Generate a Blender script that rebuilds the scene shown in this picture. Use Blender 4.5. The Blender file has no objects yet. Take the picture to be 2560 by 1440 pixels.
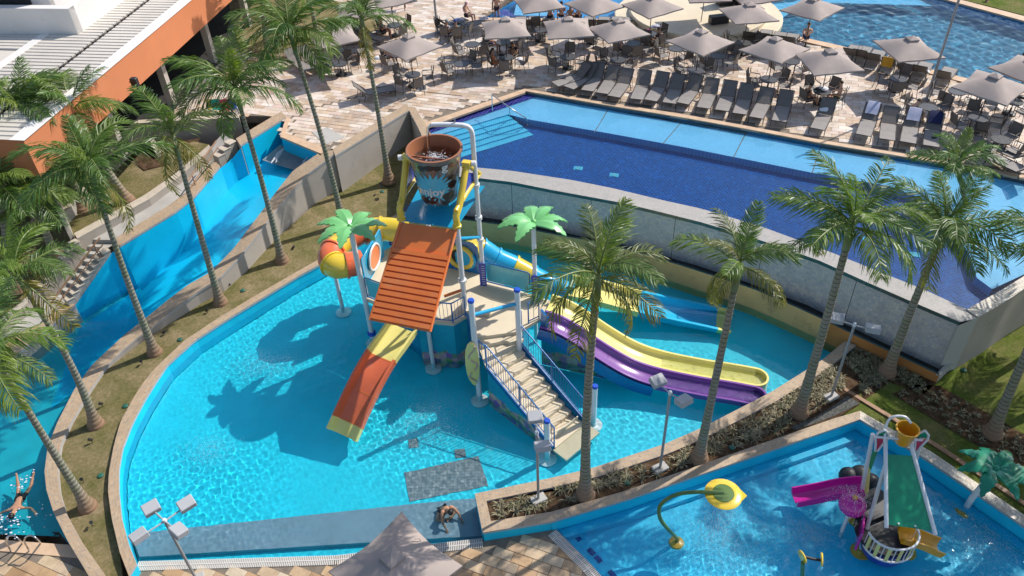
import bpy, bmesh, math, random
import numpy as np
from mathutils import Vector, Matrix
R_=math.radians
rnd=random.Random(7)
sc=bpy.context.scene; COL=sc.collection
# ------------------------------------------------ camera
CAM_H=22.0; PITCH=R_(40.0); ROLL=math.atan2(110,2383); FPX=2000.0
_d=Vector((0,math.cos(PITCH),-math.sin(PITCH))); _u0=Vector((0,math.sin(PITCH),math.cos(PITCH))); _r0=Vector((1,0,0))
_r=_r0*math.cos(ROLL)-_u0*math.sin(ROLL); _u=_u0*math.cos(ROLL)+_r0*math.sin(ROLL)
cam=bpy.data.cameras.new('camera'); co=bpy.data.objects.new('camera',cam); COL.objects.link(co); sc.camera=co
cam.sensor_width=36; cam.lens=36*FPX/2560; cam.clip_end=1000
co.matrix_world=Matrix(((_r.x,_u.x,-_d.x,0),(_r.y,_u.y,-_d.y,0),(_r.z,_u.z,-_d.z,CAM_H),(0,0,0,1)))
# ------------------------------------------------ sky, sun, exposure
SUN_EL=R_(46); SUN_AZ=R_(30)      # azimuth from +x
w=bpy.data.worlds.new('World'); sc.world=w; w.use_nodes=True
nt=w.node_tree; sk=nt.nodes.new('ShaderNodeTexSky'); sk.sky_type='NISHITA'; sk.sun_disc=False
sk.sun_elevation=SUN_EL; sk.sun_rotation=math.pi/2-SUN_AZ
nt.links.new(sk.outputs[0],nt.nodes['Background'].inputs[0]); nt.nodes['Background'].inputs[1].default_value=0.15
L=bpy.data.lights.new('sun','SUN'); L.energy=4.6; L.angle=R_(0.53); L.color=(1,.95,.88)
lo=bpy.data.objects.new('sun',L); COL.objects.link(lo)
SV=Vector((math.cos(SUN_EL)*math.cos(SUN_AZ),math.cos(SUN_EL)*math.sin(SUN_AZ),math.sin(SUN_EL)))
lo.rotation_euler=SV.to_track_quat('Z','Y').to_euler(); L.cycles.is_caustics_light=True
sc.view_settings.view_transform='Standard'; sc.view_settings.look='None'; sc.view_settings.exposure=0.10; sc.view_settings.gamma=1
sc.cycles.use_denoising=True; sc.cycles.max_bounces=10; sc.cycles.transmission_bounces=6; sc.cycles.sample_clamp_indirect=4.0; sc.cycles.sample_clamp_direct=12.0
# ------------------------------------------------ helpers
def P(x,y,z=0.0):
    "survey: point of the photograph (2560 wide) at height z -> metres"
    v=_d*FPX+_r*(x-1280)-_u*(y-720); k=(z-CAM_H)/v.z
    return Vector((v.x*k,v.y*k,z))
def PL(pts,z=0.0): return [P(p[0],p[1],p[2] if len(p)>2 else z) for p in pts]
def rs(pts,n):
    a=np.array([tuple(p) for p in pts],float); d=np.r_[0,np.cumsum(np.linalg.norm(np.diff(a[:,:2],axis=0),axis=1))]
    t=np.linspace(0,d[-1],n); return [Vector((np.interp(s,d,a[:,0]),np.interp(s,d,a[:,1]),np.interp(s,d,a[:,2]))) for s in t]
def crv(pts,n):
    "smooth (Catmull-Rom) resample"
    p=[Vector(q) for q in pts]; p=[p[0]*2-p[1]]+p+[p[-1]*2-p[-2]]; out=[]
    m=len(p)-3
    for i in range(n):
        s=i/(n-1)*m; k=min(int(s),m-1); t=s-k; a,b,c,d=p[k:k+4]
        out.append(.5*((2*b)+(c-a)*t+(2*a-5*b+4*c-d)*t*t+(3*b-a-3*c+d)*t**3))
    return out
def woff(o):
    v=Vector((0,0,0))
    while o: v=v+o.location; o=o.parent
    return v
class MB:
    def __init__(s): s.v=[];s.f=[];s.m=[];s.uv=[];s.at=[]
    def add(s,vs,fs,m=0,uv=None,at=0.0):
        b=len(s.v); s.v.extend([tuple(q) for q in vs])
        for i,f in enumerate(fs):
            s.f.append([b+k for k in f]); s.m.append(m); s.at.append(at)
            s.uv.append(uv[i] if uv else [(0,0)]*len(f))
        return s
    def box(s,c,sz,rz=0,m=0,M=None,at=0.0,bottom=True):
        x,y,z=[q/2 for q in sz]; c=Vector(c)
        pts=[Vector((a,b,d)) for d in(-z,z) for a,b in((-x,-y),(x,-y),(x,y),(-x,y))]
        R=M if M is not None else Matrix.Rotation(rz,3,'Z')
        fs=[(4,5,6,7),(0,1,5,4),(1,2,6,5),(2,3,7,6),(3,0,4,7)]
        if bottom: fs.append((3,2,1,0))
        return s.add([R@p+c for p in pts],fs,m,at=at)
    def rbox(s,c,sz,b=.02,rz=0,m=0,M=None):
        "box with chamfered vertical and top edges"
        x,y,z=[q/2 for q in sz]; c=Vector(c); R=M if M is not None else Matrix.Rotation(rz,3,'Z')
        def ring(i,h): 
            X=x-i;Y=y-i;e=b
            return [Vector(q) for q in((-X+e,-Y,h),(X-e,-Y,h),(X,-Y+e,h),(X,Y-e,h),(X-e,Y,h),(-X+e,Y,h),(-X,Y-e,h),(-X,-Y+e,h))]
        rr=[ring(b,-z),ring(0,-z+b),ring(0,z-b),ring(b,z)]
        return s.loft([[R@p+c for p in r] for r in rr],True,m,True)
    def loft(s,rings,closed=True,m=0,cap=False,uvl=None):
        n=len(rings[0]); vs=[p for r in rings for p in r]; fs=[];uv=[]
        for i in range(len(rings)-1):
            for j in range(n if closed else n-1):
                k=(j+1)%n; fs.append((i*n+j,i*n+k,(i+1)*n+k,(i+1)*n+j))
                uv.append([(i,j),(i,j+1),(i+1,j+1),(i+1,j)])
        if cap:
            fs.append(tuple(range(n))[::-1]);uv.append([(0,0)]*n); fs.append(tuple((len(rings)-1)*n+j for j in range(n)));uv.append([(0,0)]*n)
        return s.add(vs,fs,m,uv)
    def tube(s,pts,r,n=8,m=0,cap=True):
        pts=[Vector(p) for p in pts]; rr=r if isinstance(r,(list,tuple)) else [r]*len(pts); rings=[]; up=None
        for i,p in enumerate(pts):
            t=(pts[min(i+1,len(pts)-1)]-pts[max(i-1,0)]).normalized()
            if up is None: up=Vector((0,0,1)) if abs(t.z)<.9 else Vector((1,0,0))
            a=t.cross(up)
            if a.length<1e-4: a=t.orthogonal()
            a.normalize(); b=a.cross(t).normalized(); up=b
            rings.append([p+(a*math.cos(2*math.pi*k/n)+b*math.sin(2*math.pi*k/n))*rr[i] for k in range(n)])
        return s.loft(rings,True,m,cap)
    def sweep(s,pts,prof,m=0,cap=True,up=Vector((0,0,1)),closed=True):
        pts=[Vector(p) for p in pts]; rings=[]
        for i,p in enumerate(pts):
            t=(pts[min(i+1,len(pts)-1)]-pts[max(i-1,0)]).normalized(); a=t.cross(up).normalized(); b=a.cross(t)
            pr=prof(i/(len(pts)-1)) if callable(prof) else prof
            rings.append([p+a*x+b*z for x,z in pr])
        return s.loft(rings,closed,m,cap)
    def lathe(s,prof,c=(0,0,0),n=16,m=0,M=None,cap=True):
        c=Vector(c); R=M or Matrix.Identity(3)
        return s.loft([[c+R@Vector((r*math.cos(2*math.pi*k/n),r*math.sin(2*math.pi*k/n),z)) for k in range(n)] for r,z in prof],True,m,cap)
    def poly(s,pts,z=None,m=0):
        s.add([Vector((p[0],p[1],p[2] if z is None else z)) for p in pts],[tuple(range(len(pts)))],m); return s
    def prism(s,pts,z0,z1,m=0):
        n=len(pts); a=[(p[0],p[1],z0) for p in pts]; b=[(p[0],p[1],z1) for p in pts]
        ar=sum(pts[i][0]*pts[(i+1)%n][1]-pts[(i+1)%n][0]*pts[i][1] for i in range(n))
        if ar<0: a=a[::-1];b=b[::-1]
        return s.add(a+b,[tuple(range(n,2*n)),tuple(range(n))[::-1]]+[(i,(i+1)%n,n+(i+1)%n,n+i) for i in range(n)],m)
    def band(s,A,B,m=0,scale=1.0):
        "strip between two equally long polylines, uv in metres"
        u=0;vs=[];fs=[];uv=[]
        for i,(a,b) in enumerate(zip(A,B)):
            vs+=[a,b]
            if i:
                L=((a+b)/2-(A[i-1]+B[i-1])/2).length; w0=(A[i-1]-B[i-1]).length; w1=(a-b).length
                k=2*i-2; fs.append((k,k+1,k+3,k+2)); uv.append([(u,0),(u,w0),(u+L,w1),(u+L,0)]); u+=L
        return s.add(vs,fs,m,uv)
    def build(s,name,mats,parent=None,smooth=None,origin=None,attr=False):
        off=woff(parent) if parent else Vector((0,0,0))
        if origin is not None: off=off+Vector(origin)
        me=bpy.data.meshes.new(name); me.from_pydata([(a-off.x,b-off.y,c-off.z) for a,b,c in s.v],[],s.f)
        for mm in (mats if isinstance(mats,(list,tuple)) else [mats]): me.materials.append(mm)
        me.polygons.foreach_set('material_index',s.m)
        uvl=me.uv_layers.new(name='uv'); uvl.data.foreach_set('uv',[c for f in s.uv for p in f for c in p])
        if attr:
            at=me.attributes.new('tint','FLOAT','FACE'); at.data.foreach_set('value',s.at)
        if smooth is not None:
            me.polygons.foreach_set('use_smooth',[True]*len(s.f)); me.set_sharp_from_angle(angle=R_(smooth))
        me.update()
        return mobj(name,me,parent,origin)
def mobj(name,me,parent=None,loc=None):
    o=bpy.data.objects.new(name,me); COL.objects.link(o); o.parent=parent
    if loc is not None: o.location=loc
    return o
def tag(o,label=None,cat=None,group=None,kind=None):
    if label:o['label']=label
    if cat:o['category']=cat
    if group:o['group']=group
    if kind:o['kind']=kind
    return o
def thing(name,label,cat,loc=(0,0,0),rz=0,group=None):
    o=bpy.data.objects.new(name,None); COL.objects.link(o); o.location=loc; o.rotation_euler=(0,0,rz); o.empty_display_size=.2
    return tag(o,label,cat,group)
def struct(o): o['kind']='structure'; return o
def kids(o): return [c for c in bpy.data.objects if c.parent==o]
def tree_of(o,table):
    return [(c,tree_of(c,table)) for c in table.get(o.name,[])]
def child_table():
    t={}
    for c in bpy.data.objects:
        if c.parent: t.setdefault(c.parent.name,[]).append(c)
    return t
def copy_tree(tr,parent=None):
    o,ch=tr; c=o.copy(); COL.objects.link(c); c.parent=parent
    for q in ch: copy_tree(q,c)
    return c
# ------------------------------------------------ materials
def nmat(name):
    m=bpy.data.materials.new(name); m.use_nodes=True; t=m.node_tree; return m,t,t.nodes['Principled BSDF']
def node(t,k,**kw):
    n=t.nodes.new(k)
    for a,b in kw.items():
        if a.startswith('i_'):
            key=a[2:]; key=int(key) if key.isdigit() else key.replace('_',' ')
            n.inputs[key].default_value=b
        else: setattr(n,a,b)
    return n
def ramp(t,stops,inp):
    r=t.nodes.new('ShaderNodeValToRGB'); e=r.color_ramp.elements
    while len(e)<len(stops): e.new(.5)
    for k,(p,c) in zip(e,stops): k.position=p; k.color=(*c,1)
    t.links.new(inp,r.inputs[0]); return r
def mix(t,fac,a,b,mode='MIX'):
    n=t.nodes.new('ShaderNodeMix'); n.data_type='RGBA'; n.blend_type=mode
    for s,v in((0,fac),(6,a),(7,b)):
        if hasattr(v,'is_output'): t.links.new(v,n.inputs[s])
        else: n.inputs[s].default_value=v if s==0 else (*v,1)
    return n.outputs[2]
def coords(t,kind='pos'):
    if kind=='pos': return t.nodes.new('ShaderNodeNewGeometry').outputs['Position']
    n=t.nodes.new('ShaderNodeTexCoord'); return n.outputs['Object' if kind=='obj' else 'UV']
def noise(t,co,sc_,det=4,rough=.55,out=0):
    n=node(t,'ShaderNodeTexNoise',i_Scale=sc_,i_Detail=det,i_Roughness=rough); t.links.new(co,n.inputs['Vector']); return n.outputs[out]
def bump(t,b,h,strength=.3,dist=.02):
    n=node(t,'ShaderNodeBump',i_Strength=strength,i_Distance=dist); t.links.new(h,n.inputs['Height']); t.links.new(n.outputs[0],b.inputs['Normal'])
def surf(name,col,rough=.55,var=.18,scale=3.0,kind='pos',bmp=0.0,bscale=40,metal=0,spec=.5,coat=0,dirt=None,trans=0):
    "plain surface with tone variation, fine relief and optional dirt patches"
    m,t,b=nmat(name); c=coords(t,kind)
    n=noise(t,c,scale,5); k=[max(0,x*(1-var)) for x in col]; k2=[min(1,x*(1+var)) for x in col]
    r=ramp(t,[(.3,k),(.7,k2)],n).outputs[0]
    if dirt:
        n2=noise(t,c,dirt[1],6,.65); f=ramp(t,[(dirt[2],(0,0,0)),(dirt[2]+.18,(1,1,1))],n2).outputs[0]
        r=mix(t,f,r,dirt[0])
    t.links.new(r,b.inputs['Base Color']); b.inputs['Roughness'].default_value=rough; b.inputs['Metallic'].default_value=metal
    b.inputs['Specular IOR Level'].default_value=spec; b.inputs['Coat Weight'].default_value=coat
    if bmp: bump(t,b,noise(t,c,bscale,4),bmp)
    rr=ramp(t,[(.2,(rough*.8,)*3),(.8,(min(1,rough*1.2),)*3)],noise(t,c,scale*2.3,3)).outputs[0]; t.links.new(rr,b.inputs['Roughness'])
    return m
def tiles(name,cols,tw,th,mortar,ms=.06,rough=.4,kind='pos',offset=.5,bmp=.4,rot=0.0,blot=.25,spec=.5,msmooth=.1):
    "tile or stone courses: colour per tile, recessed joints"
    m,t,b=nmat(name); c=coords(t,kind); mp=node(t,'ShaderNodeMapping'); mp.inputs['Rotation'].default_value=(0,0,rot); t.links.new(c,mp.inputs[0]); c2=mp.outputs[0]
    br=node(t,'ShaderNodeTexBrick',i_Scale=1.0,offset=offset); br.inputs['Brick Width'].default_value=tw; br.inputs['Row Height'].default_value=th; br.inputs['Mortar Size'].default_value=ms*th; br.inputs['Mortar Smooth'].default_value=msmooth
    br.inputs['Color1'].default_value=(0,0,0,1); br.inputs['Color2'].default_value=(1,1,1,1); br.inputs['Mortar'].default_value=(.5,.5,.5,1); br.inputs['Bias'].default_value=0
    t.links.new(c2,br.inputs['Vector'])
    r=ramp(t,[(i/(len(cols)-1),q) for i,q in enumerate(cols)],br.outputs[0]).outputs[0]
    n=noise(t,c,2.2,6,.6); g=ramp(t,[(.3,(1-blot,)*3),(.7,(1,1,1))],n).outputs[0]
    r=mix(t,1.0,r,g,'MULTIPLY'); r=mix(t,br.outputs['Fac'],r,mortar)
    t.links.new(r,b.inputs['Base Color']); b.inputs['Roughness'].default_value=rough; b.inputs['Specular IOR Level'].default_value=spec
    inv=node(t,'ShaderNodeMath',operation='SUBTRACT'); inv.inputs[0].default_value=1; t.links.new(br.outputs['Fac'],inv.inputs[1])
    bump(t,b,inv.outputs[0],bmp,.01); return m
M={}
M['pool']=surf('pool_plaster',(.006,.63,.77),.5,.06,1.2,bmp=.05)
M['poolwall']=surf('pool_wall_plaster',(.006,.55,.76),.5,.08,1.5)
M['river']=surf('river_paint',(.004,.52,.80),.30,.08,.7,coat=.12)
M['riverdeep']=surf('river_basin',(.010,.50,.60),.5,.12,1.0)
M['kid']=surf('kid_pool_plaster',(.006,.54,.77),.5,.08,1.2)
M['grey_tile']=tiles('grey_antislip_tile',[(.20,.25,.27),(.27,.31,.33),(.23,.28,.30)],.12,.12,(.16,.19,.2),.08,.5,offset=0)
M['deep']=tiles('dark_blue_mosaic',[(.0005,.034,.18),(.001,.062,.30),(.0005,.048,.23),(.002,.10,.42)],.14,.14,(.003,.12,.38),.10,.25,offset=0,rot=R_(-17),blot=.3)
M['purple']=tiles('indigo_mosaic',[(.012,.012,.16),(.03,.025,.30),(.02,.02,.22)],.17,.17,(.08,.08,.4),.1,.25,offset=0,rot=R_(27),blot=.2)
M['shelf']=tiles('light_blue_mosaic',[(.15,.50,.74),(.20,.56,.80),(.17,.53,.77)],.1,.1,(.26,.62,.84),.1,.3,offset=0,rot=R_(-17),blot=.1)
M['midblue']=tiles('mid_blue_mosaic',[(.03,.30,.62),(.04,.34,.66)],.12,.12,(.06,.40,.7),.1,.3,offset=0,rot=R_(-17),blot=.12)
M['step']=tiles('turquoise_mosaic',[(.05,.48,.70),(.07,.54,.76)],.1,.1,(.12,.6,.8),.1,.3,offset=0,blot=.1)
M['coping']=tiles('coping_tile',[(.46,.30,.17),(.54,.38,.23),(.38,.28,.19),(.50,.34,.19)],.11,.11,(.42,.35,.27),.09,.6,kind='uv',blot=.22)
M['copingpale']=tiles('pale_coping_tile',[(.62,.54,.43),(.72,.65,.54),(.58,.47,.36)],.16,.16,(.46,.40,.33),.08,.55,kind='uv',blot=.15)
M['copingside']=tiles('coping_side_mosaic',[(.42,.42,.44),(.52,.50,.48),(.46,.46,.47)],.07,.07,(.38,.38,.38),.1,.5,kind='uv',blot=.15)
M['copingdeck']=surf('sandstone_coping',(.58,.40,.26),.6,.14,2.5,bmp=.08)
M['stucco']=surf('grey_stucco',(.44,.39,.335),.85,.08,.8,bmp=.15,bscale=60,dirt=((.33,.29,.25),.9,.58))
M['stuccow']=surf('white_stucco',(.70,.67,.64),.8,.06,.6,bmp=.1,bscale=60,dirt=((.5,.47,.44),1.2,.6))
M['infin']=tiles('iridescent_mosaic',[(.60,.59,.54),(.74,.69,.62),(.50,.52,.55),(.66,.60,.62),(.78,.73,.65)],.12,.12,(.52,.51,.47),.1,.5,kind='uv',offset=0,blot=.28,bmp=.1)
M['rim']=tiles('rim_mosaic',[(.40,.37,.33),(.46,.42,.38),(.36,.34,.31)],.09,.09,(.36,.34,.31),.1,.35,offset=0,blot=.15,rot=R_(-17))
M['rimside']=surf('wet_green_rim_edge',(.045,.10,.10),.25,.25,2.0)
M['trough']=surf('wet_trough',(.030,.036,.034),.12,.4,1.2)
M['tan']=surf('ochre_render',(.74,.46,.18),.75,.10,.8,bmp=.1,dirt=((.36,.22,.10),1.1,.56))
M['orange_wall']=surf('orange_render',(.50,.21,.055),.75,.12,1.0,bmp=.1)
M['terra']=surf('terracotta_fascia',(.60,.205,.085),.8,.05,.5,bmp=.08)
M['roofw']=surf('white_roof_sheet',(.60,.55,.485),.45,.07,.5,dirt=((.52,.44,.37),.5,.6))
M['concrete']=surf('concrete',(.42,.40,.37),.85,.12,1.2,bmp=.15)
M['soil']=surf('mulch',(.13,.075,.045),.95,.5,9.0,bmp=.6,bscale=30,dirt=((.22,.12,.07),3.0,.55))
M['lawn']=None
M['gravel']=None
M['fardeep']=surf('lagoon_plaster',(.004,.15,.26),.5,.15,.6)
M['ledge']=surf('blue_grey_nonslip',(.19,.29,.35),.6,.08,1.2,bmp=.1)
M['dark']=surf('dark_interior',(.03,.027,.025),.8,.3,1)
M['white']=surf('white_enamel',(.74,.74,.74),.3,.04,2.0,coat=.3)
M['whitep']=surf('white_plastic',(.72,.72,.70),.45,.05,3.0)
M['blue']=surf('blue_rail_paint',(.008,.13,.36),.3,.12,3.0,coat=.4)
M['bluep']=surf('royal_blue_plastic',(.02,.09,.52),.35,.08,3)
M['teal']=surf('teal_panel',(.012,.30,.50),.3,.10,1.4,coat=.3)
M['beige']=surf('beige_deck_coat',(.66,.56,.40),.6,.07,1.3,bmp=.1,dirt=((.56,.46,.32),2,.6))
M['orange']=surf('orange_fibreglass',(.74,.185,.04),.36,.08,.9,coat=.25,dirt=((.70,.26,.10),1.1,.56))
M['orangeslide']=surf('orange_slide_gelcoat',(.72,.155,.06),.25,.10,1.5,coat=.4,dirt=((.72,.24,.12),1.3,.60))
M['yellow']=surf('yellow_gelcoat',(.78,.55,.05),.22,.06,1.2,coat=.5)
M['yellowp']=surf('pale_yellow_gelcoat',(.80,.70,.22),.22,.06,1.2,coat=.5)
M['purpleg']=surf('purple_gelcoat',(.21,.075,.31),.2,.08,1.2,coat=.6)
M['slideblue']=surf('sky_blue_gelcoat',(.015,.38,.66),.22,.08,1.2,coat=.5)
M['slideblue2']=surf('pale_blue_submerged_gelcoat',(.008,.43,.68),.3,.08,1.2,coat=.3)
M['leafg']=surf('green_fibreglass',(.17,.48,.16),.3,.10,1.5,coat=.4)
M['leafd']=surf('dark_green_fibreglass',(.006,.22,.12),.3,.12,1.5,coat=.4)
M['brown']=surf('brown_bucket',(.33,.125,.055),.5,.08,1.5)
M['buck']=surf('dark_chrome_wrap',(.20,.15,.12),.25,.35,2.0,coat=.4)
M['splash']=surf('cyan_print',(.10,.50,.66),.35,.08,2)
M['choc']=surf('chocolate_print',(.045,.015,.008),.3,.2,2)
M['magenta']=surf('magenta_gelcoat',(.58,.012,.30),.2,.06,1.5,coat=.6)
M['greenp']=surf('green_roof_gelcoat',(.008,.27,.13),.35,.10,1.5,coat=.3)
M['blackr']=surf('black_rubber',(.025,.025,.03),.5,.3,2.0)
M['gold']=surf('golden_yellow',(.75,.36,.015),.3,.08,2.0,coat=.4)
M['pipeg']=surf('olive_green_pipe',(.09,.17,.035),.35,.12,2.0,coat=.3)
M['steel']=surf('stainless_steel',(.6,.6,.6),.18,.06,4.0,metal=1.0)
M['lampgrey']=surf('light_grey_metal',(.40,.40,.41),.5,.05,2.0)
M['pole']=surf('galvanised_pole',(.36,.36,.36),.45,.08,2.0,metal=.3)
M['canvas']=surf('taupe_canvas',(.37,.305,.27),.85,.05,1.5,kind='obj',bmp=.12,bscale=25)
M['sling']=surf('dark_taupe_mesh_fabric',(.155,.135,.12),.7,.10,3.0,kind='obj',bmp=.2,bscale=120)
M['slingt']=surf('grey_taupe_mesh_fabric',(.26,.235,.215),.7,.10,3.0,kind='obj',bmp=.2,bscale=120)
M['alu']=surf('bronze_aluminium',(.045,.037,.032),.4,.12,3.0,kind='obj')
M['tabletop']=surf('charcoal_table_top',(.085,.085,.09),.4,.12,3.0,kind='obj')
M['base']=surf('black_cast_base',(.02,.02,.02),.5,.2,3)
M['wood']=surf('brown_wood',(.30,.155,.075),.5,.2,6.0,kind='obj')
M['grille']=surf('white_grating',(.62,.59,.54),.55,.06,2)
M['towelw']=surf('white_towel',(.72,.73,.76),.95,.05,4,bmp=.3,bscale=90)
M['towelb']=surf('lavender_towel',(.46,.47,.60),.95,.06,4,bmp=.3,bscale=90)
M['towely']=surf('mustard_towel',(.62,.33,.03),.95,.08,4,bmp=.3,bscale=90)
M['black']=surf('black_plastic',(.018,.018,.02),.45,.2,3)
M['spikeg']=surf('green_valve_lid',(.02,.11,.075),.5,.12,4)
M['indigo']=surf('indigo_graphic',(.03,.06,.35),.35,.3,2)
M['glasspanel']=surf('aqua_panel',(.12,.50,.58),.25,.12,1.0,coat=.3)
def lawn_mat(name,cols,scale):
    m,t,b=nmat(name); c=coords(t)
    n=noise(t,c,scale,8,.62); r=ramp(t,[(.3+.13*i,q) for i,q in enumerate(cols)],n).outputs[0]
    n2=noise(t,c,90,3,.7); g=ramp(t,[(.3,(.55,.55,.5)),(.7,(1.15,1.15,1.1))],n2).outputs[0]
    r=mix(t,1.0,r,g,'MULTIPLY'); t.links.new(r,b.inputs['Base Color']); b.inputs['Roughness'].default_value=.95; b.inputs['Specular IOR Level'].default_value=.1
    n3=noise(t,c,9,5,.7); g3=ramp(t,[(.32,(.62,.68,.55)),(.62,(1.12,1.08,1.05))],n3).outputs[0]; r=mix(t,1.0,r,g3,'MULTIPLY'); t.links.new(r,b.inputs['Base Color'])
    bump(t,b,noise(t,c,70,5,.75),.9,.05); return m
M['lawn']=lawn_mat('dry_lawn',[(.17,.175,.06),(.25,.22,.105),(.34,.275,.16),(.45,.35,.23)],.9)
M['lawng']=lawn_mat('green_lawn',[(.11,.17,.03),(.15,.20,.04),(.20,.22,.07),(.29,.25,.11)],.8)
M['soil']=lawn_mat('mulch_soil',[(.05,.030,.02),(.11,.065,.042),(.16,.10,.065),(.24,.17,.12)],3.5)
M['gravel']=lawn_mat('grey_gravel',[(.06,.06,.065),(.14,.14,.15),(.20,.20,.21),(.3,.3,.3)],14)
STONE=[(.50,.36,.25),(.62,.49,.36),(.70,.62,.53),(.47,.37,.29),(.58,.43,.31),(.74,.68,.61),(.62,.47,.39),(.70,.63,.55)]
def stone_mat(name,src,cols,kind):
    m,t,b=nmat(name); c=coords(t)
    if src=='attr': a=node(t,'ShaderNodeAttribute',attribute_name='tint').outputs['Fac']
    else: a=node(t,'ShaderNodeObjectInfo').outputs['Random']
    r=ramp(t,[(i/(len(cols)-1),q) for i,q in enumerate(cols)],a); r.color_ramp.interpolation='LINEAR'; r=r.outputs[0]
    n=noise(t,c,1.9,6,.65); g=ramp(t,[(.28,(.62,.58,.54)),(.55,(1,1,1)),(.8,(1.12,1.0,.86))],n).outputs[0]
    r=mix(t,.85,r,g,'MULTIPLY'); t.links.new(r,b.inputs['Base Color']); b.inputs['Roughness'].default_value=.62
    bump(t,b,noise(t,c,18,6,.6),.35,.02); return m
M['stoneA']=stone_mat('sandstone_paving','attr',STONE,0); M['stoneO']=stone_mat('sandstone_slab','obj',STONE,0)
M['stoneN']=stone_mat('honey_sandstone_slab','obj',[(.36,.22,.11),(.50,.33,.18),(.56,.43,.28),(.42,.27,.15),(.60,.50,.36),(.46,.30,.16)],0)
M['joint']=surf('paving_joint',(.20,.16,.12),.95,.2,4,bmp=.3)
# water: clear refracting surface; its waves are real geometry
def water_mat(name,col):
    m=bpy.data.materials.new(name); m.use_nodes=True; t=m.node_tree; t.nodes.clear()
    g=t.nodes.new('ShaderNodeBsdfGlass'); g.inputs['IOR'].default_value=1.33; g.inputs['Roughness'].default_value=.03; g.inputs['Color'].default_value=(*col,1)
    o=t.nodes.new('ShaderNodeOutputMaterial'); t.links.new(g.outputs[0],o.inputs[0]); return m
M['water']=water_mat('clear_water',(.93,.985,1.0)); M['waterdeep']=water_mat('deep_water',(.82,.96,.98))
def inpoly(X,Y,poly):
    c=np.zeros(X.shape,bool); n=len(poly)
    for i in range(n):
        x1,y1=poly[i][0],poly[i][1]; x2,y2=poly[(i+1)%n][0],poly[(i+1)%n][1]
        if y1==y2: continue
        c^=((y1>Y)!=(y2>Y))&(X<(x2-x1)*(Y-y1)/(y2-y1)+x1)
    return c
def water(name,poly,z,step,lam,amp,seed,mat,calm=None,rings=(),n=48,chop=()):
    xs=np.arange(min(p[0] for p in poly)-.2,max(p[0] for p in poly)+.2,step); ys=np.arange(min(p[1] for p in poly)-.2,max(p[1] for p in poly)+.2,step)
    X,Y=np.meshgrid(xs,ys); rg=random.Random(seed); Z=np.zeros_like(X)
    for i in range(n):
        l=math.exp(rg.uniform(math.log(lam[0]),math.log(lam[1]))); a=rg.uniform(0,2*math.pi); k=2*math.pi/l
        Z+=amp*l*np.sin(k*(X*math.cos(a)+Y*math.sin(a))+rg.uniform(0,6.28))
    A=np.ones_like(X)
    if calm is not None:   # large patches of rougher and calmer water
        B=np.zeros_like(X)
        for i in range(7):
            l=rg.uniform(4,11); a=rg.uniform(0,6.28); B+=np.sin(2*math.pi/l*(X*math.cos(a)+Y*math.sin(a))+rg.uniform(0,6.28))
        A=np.clip(.75+calm*B/2.6,.25,1.7)
    for cx,cy,rad,gn in chop: A+=gn*np.exp(-((X-cx)**2+(Y-cy)**2)/rad**2)
    Z*=A
    for cx,cy,rad,h,l in rings:
        D=np.hypot(X-cx,Y-cy); Z+=h*np.exp(-(D/rad)**2)*np.sin(2*math.pi*D/l)
    ins=inpoly(X,Y,poly); g=ins.copy()
    for _ in range(3):
        q=g.copy(); q[1:]|=g[:-1]; q[:-1]|=g[1:]; q[:,1:]|=g[:,:-1]; q[:,:-1]|=g[:,1:]; g=q
    use=g[:-1,:-1]&g[1:,:-1]&g[:-1,1:]&g[1:,1:]
    idx=np.full(X.shape,-1); vm=np.zeros(X.shape,bool)
    vm[:-1,:-1]|=use; vm[1:,:-1]|=use; vm[:-1,1:]|=use; vm[1:,1:]|=use; idx[vm]=np.arange(vm.sum())
    V=np.stack([X[vm],Y[vm],Z[vm]+z],-1); j,i=np.nonzero(use)
    F=np.stack([idx[j,i],idx[j,i+1],idx[j+1,i+1],idx[j+1,i]],-1)
    me=bpy.data.meshes.new(name); me.vertices.add(len(V)); me.vertices.foreach_set('co',V.ravel()); me.loops.add(F.size); me.loops.foreach_set('vertex_index',F.ravel().astype(np.int32))
    me.polygons.add(len(F)); me.polygons.foreach_set('loop_start',np.arange(0,F.size,4,dtype=np.int32)); me.polygons.foreach_set('use_smooth',np.ones(len(F),bool)); me.update(calc_edges=True); me.validate()
    me.materials.append(mat); o=struct(mobj(name,me)); o.cycles.is_caustics_caster=True; return o
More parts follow.
